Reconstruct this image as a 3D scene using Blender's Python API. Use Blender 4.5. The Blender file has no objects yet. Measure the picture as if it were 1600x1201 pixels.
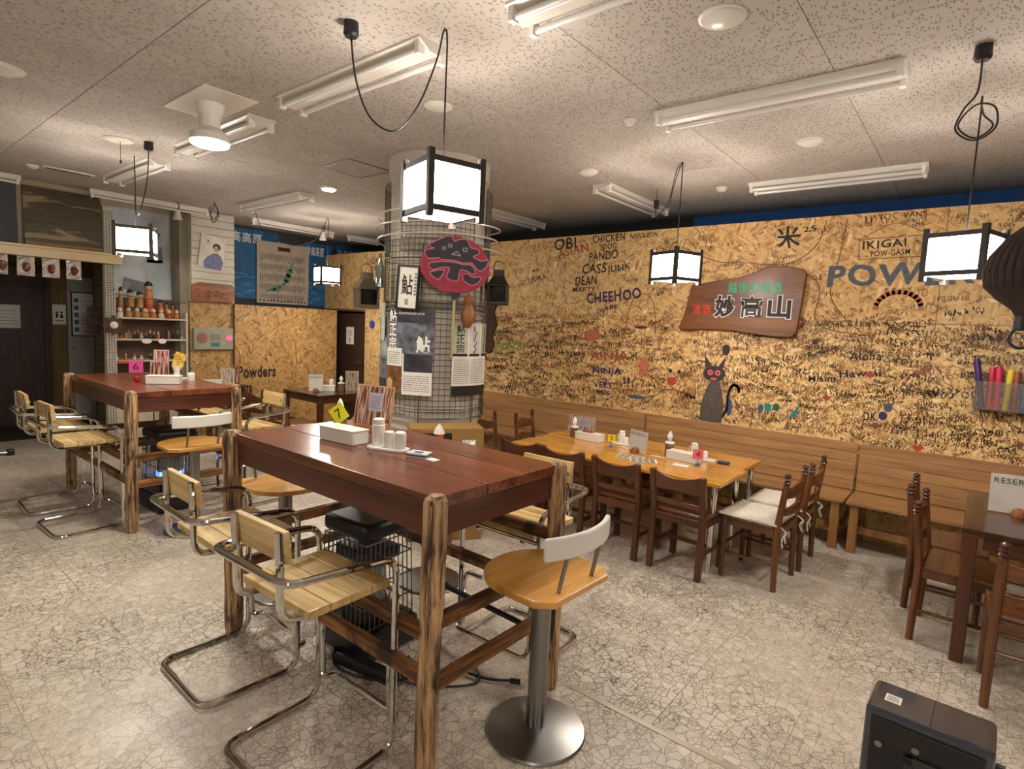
import bpy, math, random
from mathutils import Vector, Matrix, Euler
random.seed(7)
sc = bpy.context.scene
COL = sc.collection
R = math.radians
# ------------------------------------------------------------------ camera, world, exposure
CH = 2.90                                     # ceiling height
cam_d = bpy.data.cameras.new('camera'); cam = bpy.data.objects.new('camera', cam_d); COL.objects.link(cam)
cam_d.sensor_fit = 'HORIZONTAL'; cam_d.sensor_width = 36.0; cam_d.lens = 894.0 / 1600 * 36; cam_d.clip_start = 0.05
cr, cd, cf = Vector((.77204, .63398, .04499)), Vector((.09765, -.04837, -.99404)), Vector((-.62803, .77183, -.09925))
m3 = Matrix((cr, -cd, -cf)).transposed()
cam.matrix_world = Matrix.Translation((0, 0, 1.6)) @ m3.to_4x4()
sc.camera = cam
w = bpy.data.worlds.new('world'); sc.world = w; w.use_nodes = True
w.node_tree.nodes['Background'].inputs[0].default_value = (.55, .6, .7, 1)
w.node_tree.nodes['Background'].inputs[1].default_value = .05
sc.view_settings.view_transform = 'Standard'; sc.view_settings.look = 'None'
sc.view_settings.gamma = 1.0; sc.view_settings.use_curve_mapping = False
sc.view_settings.exposure = 0.35
PANEL_E = 38.0        # paper lamp panels
BULB_W = 20.0        # bulb inside each paper lamp
LAMPC = (1.0, .925, .855)

# ------------------------------------------------------------------ materials
def lin(c):
    if isinstance(c, str):
        c = [int(c[i:i + 2], 16) / 255 for i in (0, 2, 4)]
    return tuple((x / 12.92 if x <= .04045 else ((x + .055) / 1.055) ** 2.4) for x in c) + (1,)
class NT:
    def __init__(s, name):
        s.m = bpy.data.materials.new(name); s.m.use_nodes = True
        s.t = s.m.node_tree; s.b = s.t.nodes['Principled BSDF']
    def n(s, typ, ins=None, **kw):
        nd = s.t.nodes.new(typ)
        for k, v in kw.items(): setattr(nd, k, v)
        for k, v in (ins or {}).items():
            if hasattr(v, 'is_linked'): s.t.links.new(v, nd.inputs[k])
            else: nd.inputs[k].default_value = v
        return nd
    def l(s, a, b): s.t.links.new(a, b)
    def setb(s, **kw):
        for k, v in kw.items():
            i = s.b.inputs[k.replace('_', ' ')]
            if hasattr(v, 'is_linked'): s.l(v, i)
            else: i.default_value = v
    def coord(s, scale=(1, 1, 1), rot=(0, 0, 0), loc=(0, 0, 0), src='Object'):
        tc = s.n('ShaderNodeTexCoord')
        mp = s.n('ShaderNodeMapping', {'Vector': tc.outputs[src], 'Scale': scale, 'Rotation': rot, 'Location': loc})
        return mp.outputs[0]
    def ramp(s, fac, stops, interp='LINEAR'):
        r = s.n('ShaderNodeValToRGB', {'Fac': fac}); cr_ = r.color_ramp; cr_.interpolation = interp
        while len(cr_.elements) < len(stops): cr_.elements.new(.5)
        for e, (p, c) in zip(cr_.elements, stops):
            e.position = p; e.color = c if len(c) == 4 else tuple(c) + (1,)
        return r.outputs[0]
    def mix(s, fac, a, b, typ='MIX'):
        nd = s.n('ShaderNodeMix', data_type='RGBA', blend_type=typ)
        for i, v in ((0, fac), (6, a), (7, b)):
            if hasattr(v, 'is_linked'): s.l(v, nd.inputs[i])
            else: nd.inputs[i].default_value = v
        return nd.outputs[2]
    def bump(s, h, strength=.3, dist=.01):
        b = s.n('ShaderNodeBump', {'Height': h, 'Strength': strength, 'Distance': dist}); s.l(b.outputs[0], s.b.inputs['Normal'])
    def math(s, op, a, b=0.0):
        nd = s.n('ShaderNodeMath', operation=op)
        for i, v in ((0, a), (1, b)):
            if hasattr(v, 'is_linked'): s.l(v, nd.inputs[i])
            else: nd.inputs[i].default_value = v
        return nd.outputs[0]
MATS = {}
def plain(name, c, rough=.5, metal=0.0, var=.12, scale=8, bump=0.0, spec=.5, coat=0.0):
    if name in MATS: return MATS[name]
    t = NT(name); c = lin(c)
    nz = t.n('ShaderNodeTexNoise', {'Vector': t.coord(), 'Scale': scale, 'Detail': 4.0})
    d = tuple(x * (1 - var) for x in c[:3]) + (1,); u = tuple(min(1, x * (1 + var)) for x in c[:3]) + (1,)
    t.setb(Base_Color=t.ramp(nz.outputs[0], [(.3, d), (.7, u)]), Roughness=rough, Metallic=metal, Specular_IOR_Level=spec, Coat_Weight=coat, Coat_Roughness=.1)
    if bump: t.bump(nz.outputs[0], bump, .01)
    MATS[name] = t.m; return t.m
def emit(name, c, e, base='ffffff'):
    t = NT(name); t.setb(Base_Color=lin(base), Roughness=.6, Emission_Color=lin(c) if isinstance(c, str) else tuple(c) + (1,), Emission_Strength=e)
    MATS[name] = t.m; return t.m
def wood(name, c1, c2, axis='x', scale=1.0, rough=.4, coat=0.0, knots=0.0, ring=1.0, con=.14):
    t = NT(name)
    st = {'x': (.6, 9, 9), 'y': (9, .6, 9), 'z': (9, 9, .6)}[axis]
    rnd_ = t.n('ShaderNodeObjectInfo').outputs['Random']
    cv = t.coord(tuple(a * scale for a in st))
    off = t.n('ShaderNodeVectorMath', {0: cv, 1: (0, 0, 0)}, operation='ADD')
    cmb = t.n('ShaderNodeCombineXYZ', {0: t.math('MULTIPLY', rnd_, 31.0), 1: t.math('MULTIPLY', rnd_, 17.0), 2: t.math('MULTIPLY', rnd_, 23.0)})
    t.l(cmb.outputs[0], off.inputs[1]); v = off.outputs[0]
    n1 = t.n('ShaderNodeTexNoise', {'Vector': v, 'Scale': 1.6 * ring, 'Detail': 5.0, 'Roughness': .62, 'Distortion': .5})
    n2 = t.n('ShaderNodeTexNoise', {'Vector': v, 'Scale': 9.0 * ring, 'Detail': 3.0})
    f = t.math('ADD', t.math('MULTIPLY', n1.outputs[0], .75), t.math('MULTIPLY', n2.outputs[0], .25))
    a, b = lin(c1), lin(c2)
    mid = tuple((x + y) / 2 for x, y in zip(a, b))
    col = t.ramp(f, [(.5 - con, a), (.5, mid), (.5 + con, b)])
    if knots:
        vo = t.n('ShaderNodeTexNoise', {'Vector': t.coord((3.2, 3.2, 3.2) if axis != 'z' else (9, 9, 3.5)), 'Scale': 2.2, 'Detail': 2.0})
        kk = t.ramp(vo.outputs[0], [(.58, (0, 0, 0, 1)), (.68, (1, 1, 1, 1))])
        col = t.mix(t.math('MULTIPLY', kk, knots), col, lin('2a170c'))
    t.setb(Base_Color=col, Roughness=rough, Coat_Weight=coat, Coat_Roughness=.12)
    t.bump(f, .15, .004)
    MATS[name] = t.m; return t.m
def osb(name, axis='y', c=('9a7644', 'c9a268', 'dfbf87', 'efdcb2')):
    t = NT(name); cols = []
    for k, (ang, s) in enumerate(((.5, 1.0), (-.6, 1.15), (1.35, .9))):
        rot = (0, ang, 0) if axis == 'y' else (ang, 0, 0)
        st = (11 * s, 11 * s, 46 * s)
        v0 = t.coord((1, 1, 1), rot)
        wn = t.n('ShaderNodeTexNoise', {'Vector': v0, 'Scale': 14.0, 'Detail': 2.0})
        sc_ = t.n('ShaderNodeVectorMath', {0: wn.outputs['Color']}, operation='SCALE'); sc_.inputs['Scale'].default_value = .03
        va = t.n('ShaderNodeVectorMath', {0: v0, 1: sc_.outputs[0]}, operation='ADD')
        mp = t.n('ShaderNodeMapping', {'Vector': va.outputs[0], 'Scale': st})
        vo = t.n('ShaderNodeTexVoronoi', {'Vector': mp.outputs[0], 'Scale': 1.0}, feature='F1')
        sep = t.n('ShaderNodeSeparateColor', {0: vo.outputs['Color']})
        cols.append(sep.outputs[k])
    msk = t.n('ShaderNodeTexNoise', {'Vector': t.coord(), 'Scale': 11.0, 'Detail': 3.0})
    m1 = t.ramp(msk.outputs[0], [(.44, (0, 0, 0, 1)), (.5, (1, 1, 1, 1))])
    msk2 = t.n('ShaderNodeTexNoise', {'Vector': t.coord(loc=(3, 5, 1)), 'Scale': 13.0, 'Detail': 3.0})
    m2 = t.ramp(msk2.outputs[0], [(.5, (0, 0, 0, 1)), (.56, (1, 1, 1, 1))])
    f = t.mix(m2, t.mix(m1, cols[0], cols[1]), cols[2])
    col = t.ramp(f, [(.0, lin(c[0])), (.3, lin(c[1])), (.65, lin(c[2])), (.86, lin(c[1])), (1, lin(c[3]))])
    ri = t.n('ShaderNodeObjectInfo').outputs['Random']
    col = t.mix(.35, col, t.mix(1.0, col, t.ramp(ri, [(0, (.95, .72, .5, 1)), (.5, (.8, .78, .7, 1)), (1, (1, .95, .85, 1))]), 'MULTIPLY'))
    t.setb(Base_Color=col, Roughness=.55); t.bump(f, .12, .004)
    MATS[name] = t.m; return t.m

chrome = plain('chrome', 'd6d5d3', .07, 1.0, .02)
steel = plain('brushed_steel', '8f8e8b', .32, 1.0, .06)
black_pl = plain('black_plastic', '17171a', .35, 0, .1)
black_gl = plain('black_gloss', '2a313d', .08, 0, .05, coat=1.0)
black_vn = plain('black_vinyl', '141416', .38, 0, .1, 30, .05)
cordm = plain('black_cord', '141416', .5, 0, .1)
white_pl = plain('white_plastic', 'dedbd3', .35, 0, .02)
white_en = plain('white_enamel', 'd8d2c6', .35, 0, .04)
china = plain('white_china', 'eceae4', .15, 0, .02)
paper = plain('white_paper', 'dcd8d0', .7, 0, .04)
lampwood = plain('dark_lamp_wood', '2d2622', .5, 0, .15)
top_w = wood('table_top_wood', '4c2415', '864a2e', 'x', 1.0, .24, .12)
top_wy = wood('table_top_wood_cross', '3a180e', '5e2c1c', 'y', 1.0, .3, .2)
apron_w = wood('table_apron_wood', '38160d', '5c2a1b', 'x', 1.0, .35, .1)
log_w = wood('burnt_log_wood', '3a2214', 'c4a074', 'z', 3.4, .6, 0, .95, 1.0, .09)
rail_wx = wood('burnt_rail_wood_x', '4a2812', 'a06c38', 'x', 1.6, .6, 0, .9, 1.0, .1)
rail_wy = wood('burnt_rail_wood_y', '4a2812', 'a06c38', 'y', 1.6, .6, 0, .9, 1.0, .1)
pine_x = wood('pine_board', 'a58650', 'd9bd84', 'x', 1.2, .5, .05, .35)
seat_w = wood('stool_seat_wood', 'aa7430', 'd6a256', 'x', .8, .28, .3)
orange_w = wood('golden_table_wood', 'b0741f', 'd8993c', 'x', .7, .18, .4)
chair_w = wood('dark_chair_wood', '391c0d', '5a3119', 'z', 1.0, .35, .15)
chair_wx = wood('dark_chair_wood_cross', '3e2010', '62371e', 'x', 1.0, .35, .15)
ladder_w = wood('brown_chair_wood', '42240f', '744520', 'z', 1.0, .35, .15)
ladder_wx = wood('brown_chair_wood_cross', '42240f', '744520', 'x', 1.0, .35, .15)
bench_w = wood('bench_slat_wood', '7e5830', 'ab8050', 'x', .9, .45, .05)
bench_l = wood('bench_leg_wood', '7a5028', 'a87b45', 'z', .9, .5)
dtab_w = wood('dark_dining_table_wood', '2c160c', '4a2817', 'x', 1.0, .22, .3)
sign_w = wood('sign_plank_wood', '52290f', '83501f', 'x', .7, .42, .08, .25)
dark_door = wood('dark_door_wood', '2c1a10', '442a1b', 'z', .6, .5)
osb_y = osb('strand_board', 'y'); osb_x = osb('strand_board_end', 'x', ('74542e', 'a07a48', 'b89660', 'ccb080'))

def floor_mat():
    t = NT('printed_vinyl_floor'); v = t.coord()
    wn = t.n('ShaderNodeTexNoise', {'Vector': v, 'Scale': 9.0, 'Detail': 3.0})
    vs = t.n('ShaderNodeVectorMath', {0: wn.outputs['Color']}, operation='SCALE'); vs.inputs['Scale'].default_value = .035
    vv = t.n('ShaderNodeVectorMath', {0: v, 1: vs.outputs[0]}, operation='ADD').outputs[0]
    big = t.n('ShaderNodeTexVoronoi', {'Vector': vv, 'Scale': 23.0}, feature='DISTANCE_TO_EDGE')
    sml = t.n('ShaderNodeTexVoronoi', {'Vector': vv, 'Scale': 50.0}, feature='DISTANCE_TO_EDGE')
    mk = t.n('ShaderNodeTexVoronoi', {'Vector': vv, 'Scale': 23.0}, feature='F1')
    sep = t.n('ShaderNodeSeparateColor', {0: mk.outputs['Color']})
    lb = t.ramp(big.outputs['Distance'], [(.018, (1, 1, 1, 1)), (.05, (0, 0, 0, 1))])
    ls = t.ramp(sml.outputs['Distance'], [(.02, (1, 1, 1, 1)), (.07, (0, 0, 0, 1))])
    m = t.ramp(sep.outputs[0], [(.42, (0, 0, 0, 1)), (.44, (1, 1, 1, 1))])
    line = t.mix(m, lb, t.mix(1.0, lb, ls, 'LIGHTEN'))
    br = t.n('ShaderNodeTexBrick', {'Vector': v, 'Scale': 1.0, 'Mortar Size': .0018, 'Brick Width': .45, 'Row Height': .45, 'Color1': (0, 0, 0, 1), 'Color2': (0, 0, 0, 1), 'Mortar': (1, 1, 1, 1)}, offset=0.0)
    line = t.mix(1.0, line, br.outputs[0], 'LIGHTEN')
    b2 = t.n('ShaderNodeTexBrick', {'Vector': t.coord(rot=(0, 0, R(90))), 'Scale': 1.0, 'Mortar Size': .0013, 'Brick Width': .4, 'Row Height': .12, 'Color1': (0, 0, 0, 1), 'Color2': (0, 0, 0, 1), 'Mortar': (1, 1, 1, 1)}, offset=.5)
    mb2 = t.n('ShaderNodeTexNoise', {'Vector': v, 'Scale': 5.0, 'Detail': 2.0}); line = t.mix(t.ramp(mb2.outputs[0], [(.47, (0, 0, 0, 1)), (.53, (1, 1, 1, 1))]), line, t.mix(1.0, line, b2.outputs[0], 'LIGHTEN'))
    wear = t.n('ShaderNodeTexNoise', {'Vector': v, 'Scale': 1.1, 'Detail': 3.0})
    wr = t.ramp(wear.outputs[0], [(.36, (.3, .3, .3, 1)), (.64, (.95, .95, .95, 1))])
    n2 = t.n('ShaderNodeTexNoise', {'Vector': v, 'Scale': 26.0, 'Detail': 4.0})
    base = t.ramp(sep.outputs[1], [(0, lin('c2b8a8')), (.5, lin('ccc2b3')), (1, lin('d5ccbd'))])
    base = t.mix(.35, base, t.ramp(n2.outputs[0], [(.35, lin('aca291')), (.65, lin('d4ccbe'))]))
    col = t.mix(t.math('MULTIPLY', line, wr), base, lin('58452f'))
    t.setb(Base_Color=col, Roughness=t.ramp(wear.outputs[0], [(.3, (.32,) * 3), (.7, (.5,) * 3)]))
    t.bump(line, -.08, .002)
    return t.m
def ceil_mat():
    t = NT('acoustic_ceiling_board')
    hs = []
    for k, s in enumerate(((78, 27, 1), (46, 40, 1))):
        v = t.coord(s, (0, 0, .2 * k), (1.7 * k, .3, 0))
        vo = t.n('ShaderNodeTexVoronoi', {'Vector': v, 'Scale': 1.0, 'Randomness': 1.0}, feature='F1', voronoi_dimensions='2D')
        sep = t.n('ShaderNodeSeparateColor', {0: vo.outputs['Color']})
        dot = t.ramp(vo.outputs['Distance'], [(.2, (1, 1, 1, 1)), (.28, (0, 0, 0, 1))])
        gate = t.ramp(sep.outputs[0], [(.62 + .15 * k, (0, 0, 0, 1)), (.64 + .15 * k, (1, 1, 1, 1))])
        hs.append(t.math('MULTIPLY', dot, gate))
    h = t.math('MAXIMUM', hs[0], hs[1])
    nz = t.n('ShaderNodeTexNoise', {'Vector': t.coord(), 'Scale': 2.0, 'Detail': 4.0})
    base = t.ramp(nz.outputs[0], [(.3, lin('a39b93')), (.7, lin('b0a8a0'))])
    t.setb(Base_Color=t.mix(h, base, lin('786f66')), Roughness=.9)
    t.bump(h, -.4, .004)
    return t.m
floor_m = floor_mat(); ceil_m = ceil_mat()

# ------------------------------------------------------------------ mesh builder
class MB:
    def __init__(s): s.v = []; s.f = []
    def add(s, v, f):
        o = len(s.v); s.v += [tuple(x) for x in v]; s.f += [tuple(i + o for i in q) for q in f]; return s
    def box(s, x0, x1, y0, y1, z0, z1, M=None):
        v = [Vector((x, y, z)) for z in (z0, z1) for y in (y0, y1) for x in (x0, x1)]
        if M is not None: v = [M @ p for p in v]
        return s.add(v, [(0, 2, 3, 1), (4, 5, 7, 6), (0, 1, 5, 4), (2, 6, 7, 3), (0, 4, 6, 2), (1, 3, 7, 5)])
    def ob(s, c, size, rot=(0, 0, 0)):
        M = Matrix.Translation(c) @ Euler(rot).to_matrix().to_4x4(); a, b, d = (x / 2 for x in size)
        return s.box(-a, a, -b, b, -d, d, M)
    def bar(s, p0, p1, w_, h_, up=(0, 0, 1)):
        p0, p1 = Vector(p0), Vector(p1); d = p1 - p0; L = d.length; d.normalize(); up = Vector(up)
        x = d.cross(up).normalized(); z = x.cross(d)
        M = Matrix((x, d, z)).transposed().to_4x4(); M.translation = p0
        return s.box(-w_ / 2, w_ / 2, 0, L, -h_ / 2, h_ / 2, M)
    def tube(s, pts, r, n=8, closed=False, rs=None):
        pts = [Vector(p) for p in pts]; k = len(pts); ring = []
        def tan(i):
            if closed: return (pts[(i + 1) % k] - pts[i - 1]).normalized()
            return (pts[min(i + 1, k - 1)] - pts[max(i - 1, 0)]).normalized()
        t0 = tan(0); a = Vector((0, 0, 1)) if abs(t0.z) < .9 else Vector((1, 0, 0)); u = t0.cross(a).normalized(); pt = t0
        v = []
        for i, p in enumerate(pts):
            t = tan(i); ax = pt.cross(t)
            if ax.length > 1e-7: u = Matrix.Rotation(pt.angle(t), 3, ax.normalized()) @ u
            u = (u - t * u.dot(t)).normalized(); w_ = t.cross(u); pt = t; rr = rs[i] if rs else r
            v += [p + (u * math.cos(q * math.tau / n) + w_ * math.sin(q * math.tau / n)) * rr for q in range(n)]
        f = []
        for i in range(k if closed else k - 1):
            j = (i + 1) % k
            f += [(i * n + q, i * n + (q + 1) % n, j * n + (q + 1) % n, j * n + q) for q in range(n)]
        if not closed: f += [tuple(range(n - 1, -1, -1)), tuple((k - 1) * n + q for q in range(n))]
        return s.add(v, f)
    def cyl(s, p0, p1, r0, r1=None, n=16):
        return s.tube([p0, p1], r0, n, rs=[r0, r0 if r1 is None else r1])
    def lathe(s, prof, n=20, c=(0, 0, 0), M=None, jit=0.0):
        v = []; k = len(prof)
        for r_, z in prof:
            for q in range(n):
                a = q * math.tau / n; rr = r_ * (1 + random.uniform(-jit, jit)); p = Vector((c[0] + rr * math.cos(a), c[1] + rr * math.sin(a), c[2] + z)); v.append(M @ p if M else p)
        f = [(i * n + q, i * n + (q + 1) % n, (i + 1) * n + (q + 1) % n, (i + 1) * n + q) for i in range(k - 1) for q in range(n)]
        f += [tuple(range(n - 1, -1, -1)), tuple((k - 1) * n + q for q in range(n))]
        return s.add(v, f)
    def prism(s, poly, d0, d1, P):          # poly in (a,b), P(a,b,d)->3D
        k = len(poly); v = [P(a, b, d0) for a, b in poly] + [P(a, b, d1) for a, b in poly]
        f = [tuple(range(k - 1, -1, -1)), tuple(range(k, 2 * k))] + [(i, (i + 1) % k, k + (i + 1) % k, k + i) for i in range(k)]
        return s.add(v, f)
    def sheet(s, P, u0, u1, v0, v1, d=0.0, th=.0015, nu=1, nv=1):
        v = []
        for dd in (d, d - th):
            for j in range(nv + 1):
                for i in range(nu + 1): v.append(P(u0 + (u1 - u0) * i / nu, v0 + (v1 - v0) * j / nv, dd))
        N = (nu + 1) * (nv + 1); g = lambda i, j: j * (nu + 1) + i; f = []
        for j in range(nv):
            for i in range(nu):
                f.append((g(i, j), g(i + 1, j), g(i + 1, j + 1), g(i, j + 1))); f.append(tuple(N + q for q in (g(i, j + 1), g(i + 1, j + 1), g(i + 1, j), g(i, j))))
        per = [g(i, 0) for i in range(nu)] + [g(nu, j) for j in range(nv)] + [g(i, nv) for i in range(nu, 0, -1)] + [g(0, j) for j in range(nv, 0, -1)]
        for a, b in zip(per, per[1:] + per[:1]): f.append((b, a, N + a, N + b))
        return s.add(v, f)
    def ribbon(s, P, pts, wd, d=0.0):
        for (a, b), (c, e) in zip(pts, pts[1:]):
            dx, dy = c - a, e - b; L = math.hypot(dx, dy) or 1e-6; nx, ny = -dy / L * wd / 2, dx / L * wd / 2
            ex, ey = dx / L * wd * .3, dy / L * wd * .3
            s.add([P(a + nx - ex, b + ny - ey, d), P(a - nx - ex, b - ny - ey, d), P(c - nx + ex, e - ny + ey, d), P(c + nx + ex, e + ny + ey, d)], [(0, 1, 2, 3)])
        return s
    def mesh(s, name, mat, smooth=True, ang=35):
        me = bpy.data.meshes.new(name); me.from_pydata(s.v, [], s.f); me.validate()
        if mat: me.materials.append(mat)
        if smooth:
            me.polygons.foreach_set('use_smooth', [True] * len(me.polygons)); me.set_sharp_from_angle(angle=R(ang))
        me.update(); return me
    def build(s, name, mat, parent=None, bev=0.0, seg=2, smooth=True, loc=None, label=None, kind=None, ang=35):
        o = bpy.data.objects.new(name, s.mesh(name, mat, smooth, ang)); COL.objects.link(o)
        if parent: o.parent = parent
        if loc: o.location = loc
        if bev:
            b = o.modifiers.new('bevel', 'BEVEL'); b.width = bev; b.segments = seg; b.limit_method = 'ANGLE'; b.angle_limit = R(40); b.harden_normals = False
        if label: o['label'] = label
        if kind: o['kind'] = kind
        return o
def rnd(pts, rad, k=5, closed=False):
    pts = [Vector(p) for p in pts]; n = len(pts); out = []
    for i, p in enumerate(pts):
        if not closed and i in (0, n - 1): out.append(p); continue
        a, b = pts[i - 1], pts[(i + 1) % n]; da, db = a - p, b - p
        ra = min(rad, da.length * .49); rb = min(rad, db.length * .49)
        A = p + da.normalized() * ra; B = p + db.normalized() * rb
        for j in range(k + 1):
            t = j / k; out.append(A * (1 - t) ** 2 + p * 2 * t * (1 - t) + B * t * t)
    return out
def spl(pts, k=6):
    pts = [Vector(p) for p in pts]; q = [pts[0]] + pts + [pts[-1]]; out = []
    for i in range(1, len(q) - 2):
        a, b, c, d = q[i - 1:i + 3]
        for j in range(k):
            t = j / k; out.append(.5 * ((2 * b) + (c - a) * t + (2 * a - 5 * b + 4 * c - d) * t * t + (3 * b - a - 3 * c + d) * t ** 3))
    out.append(pts[-1]); return out
def tag(o, label, cat, group=None):
    o['label'] = label; o['category'] = cat
    if group: o['group'] = group
    return o
def thing(name, label, cat, loc=(0, 0, 0), rz=0.0, group=None):
    o = bpy.data.objects.new(name, None); COL.objects.link(o); o.empty_display_size = .05
    o.location = loc; o.rotation_euler = (0, 0, rz)
    return tag(o, label, cat, group)
def struct(o): o['kind'] = 'structure'; return o
def kids(o): return [c for c in bpy.data.objects if c.parent == o]
def dup(root, label, loc, rz=None, group=None, skip=()):
    def cp(o, par):
        c = o.copy(); COL.objects.link(c); c.parent = par
        for ch in kids(o):
            if ch.name.split('.')[0] not in skip: cp(ch, c)
        return c
    r = cp(root, None); r['label'] = label; r.location = loc
    if rz is not None: r.rotation_euler = (0, 0, rz)
    if group: r['group'] = group
    return r
def PL(o, ux, uv, n):
    o, ux, uv, n = Vector(o), Vector(ux), Vector(uv), Vector(n)
    return lambda a, b, d=0.0: o + ux * a + uv * b + n * d
def CY(c, r, th0):
    return lambda a, b, d=0.0: Vector((c[0] + (r + d) * math.cos(th0 + a / r), c[1] + (r + d) * math.sin(th0 + a / r), b))
_fc = bpy.data.curves.new('lettering', 'FONT'); _fo = bpy.data.objects.new('lettering', _fc); COL.objects.link(_fo)
_cache = {}
def glyphs(body, bold=0.0):
    k = (body, bold)
    if k not in _cache:
        _fc.body = body; _fc.offset = bold; _fc.size = 1.0; _fc.space_character = 1.12 if len(body) > 1 else 1.0; _fc.resolution_u = 3
        dg = bpy.context.evaluated_depsgraph_get(); dg.update(); me = bpy.data.meshes.new_from_object(_fo.evaluated_get(dg))
        vs = [tuple(v.co[:2]) for v in me.vertices]; fs = [tuple(p.vertices) for p in me.polygons]; bpy.data.meshes.remove(me)
        _cache[k] = (vs, fs)
    return _cache[k]
def text(body, P, u0, v0, w_, h_, mat, parent, d=.001, name='lettering', bold=0.0, ref=None, ang=0.0, warp=0.0):
    vs, fs = glyphs(body, bold); rv = glyphs(body, ref)[0] if ref is not None else vs
    x0, x1 = min(v[0] for v in rv), max(v[0] for v in rv); y0, y1 = min(v[1] for v in rv), max(v[1] for v in rv)
    ca, sa = math.cos(ang), math.sin(ang); out = []
    for x, y in vs:
        a, b = (x - x0) / (x1 - x0) * w_, (y - y0) / (y1 - y0) * h_
        if warp: ph = len(body) + x0 * 3; a, b = a + warp * h_ * (math.sin(x * 3.1 + y * 4.0 + ph) * .8 + math.sin(y * 7 + x * 5) * .4), b + warp * h_ * (math.sin(x * 4.3 + ph) + math.sin(x * 9 + y * 3) * .4)
        out.append(P(u0 + a * ca - b * sa, v0 + a * sa + b * ca, d))
    return MB().add(out, fs).build(name, mat, parent, smooth=False)
def lines(P, u0, u1, v0, v1, n, mat, parent, d=.001, hgt=.4, name='small_print', seed=1, gap=.25):
    rg = random.Random(seed); mb = MB(); dv = (v1 - v0) / n
    for i in range(n):
        u = u0; b = v0 + dv * i
        while u < u1 - .002:
            wd = rg.uniform(.06, .3) * (u1 - u0); e = min(u + wd, u1)
            mb.add([P(u, b, d), P(e, b, d), P(e, b + dv * hgt, d), P(u, b + dv * hgt, d)], [(0, 1, 2, 3)]); u = e + (u1 - u0) * gap * .12
    return mb.build(name, mat, parent, smooth=False)
inkk = plain('black_ink', '1c1512', .6, 0, .05); inkr = plain('red_ink', 'a8301f', .6, 0, .1); inku = plain('purple_ink', '3a2050', .6, 0, .1)
inkb = plain('grey_blue_ink', '4f565e', .6, 0, .2, 40); inkg = plain('green_ink', '7f9440', .6, 0, .1); inkw = plain('white_ink', 'e6e4de', .6, 0, .02)
inkgray = plain('grey_print', '6d6a66', .6, 0, .05); inkbr = plain('brown_ink', '6a4826', .6, 0, .1)
# ------------------------------------------------------------------ room shell
struct(MB().box(-9.9, 3.3, -3.6, 6.7, -.1, 0).build('floor', floor_m, smooth=False))
o = struct(MB().box(-9.9, 3.3, -3.6, 6.7, CH + .012, CH + .1).build('ceiling', plain('ceiling_gap', '3a342e', .9), smooth=False))
pm = MB().box(.002, .868, .002, 1.678, 0, .012).mesh('ceiling_panel', ceil_m, False)
for i in range(-11, 5):
    for j in range(-3, 4):
        x, y = -.68 + i * .87, 1.12 + j * 1.68
        if x < -10.2 or x > 3.2: continue
        p = bpy.data.objects.new('ceiling_panel', pm); COL.objects.link(p); p.parent = o; p.location = (x, y, CH)
# strand-board partition along the right
wr = struct(MB().box(-7.35, 3.3, 5.425, 5.46, 0, 2.62).box(-8.46, -7.35, 5.425, 5.46, 1.74, 2.62).build('wall_right', wood('stud_back', '6a4a28', '8a653a', 'x'), smooth=False))
js = [-8.46, -7.57, -5.75, -3.93, -2.11, -.29, 1.53, 3.3]
for a, b in zip(js, js[1:]):
    MB().box(a + .002, b - .002, 5.40, 5.422, 1.772, 2.635).build('panel', osb_y, wr, smooth=False)
    a2 = max(a, -7.36)
    if b > a2: MB().box(a2 + .002, b - .002, 5.40, 5.422, .0, 1.768).build('panel', osb_y, wr, smooth=False)
struct(MB().box(-2.6, 3.3, 6.25, 6.3, 0, CH).build('wall_beyond_right', plain('blue_wall_colour', '1a62b8', .5, 0, .08), smooth=False))  # wall behind the partition, coloured blue along its right stretch
struct(MB().box(-8.5, -2.6, 6.25, 6.3, 0, CH).build('wall_beyond_left', plain('charcoal_wall_colour', '2c2b2e', .7, 0, .08), smooth=False))  # same wall line, coloured charcoal along its left stretch
struct(MB().box(3.2, 3.3, -3.6, 6.7, 0, CH).build('wall_near_right', plain('cream_wall', 'b8aa94', .8, 0, .05), smooth=False))
struct(MB().box(-9.9, 3.3, -3.6, -3.5, 0, CH).build('wall_behind', plain('cream_wall', 'b8aa94'), smooth=False))
d1 = struct(MB().box(-8.1, -7.38, 5.395, 5.425, .01, 1.705).build('door_1', plain('dark_brown_paint', '33231b', .5, 0, .1), smooth=False, bev=.003))
MB().cyl((-7.46, 5.40, .95), (-7.46, 5.34, .95), .022, n=12).build('door_knob', steel, d1)
P = PL((-7.83, 5.394, 1.22), (1, 0, 0), (0, 0, 1), (0, -1, 0))
MB().sheet(P, 0, .2, 0, .27, 0).build('notice', paper, d1, smooth=False); lines(P, .04, .16, .14, .24, 4, inkgray, d1); MB().sheet(P, .09, .11, .03, .11, .001, .0005).build('notice_mark', inkk, d1, smooth=False)
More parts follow.
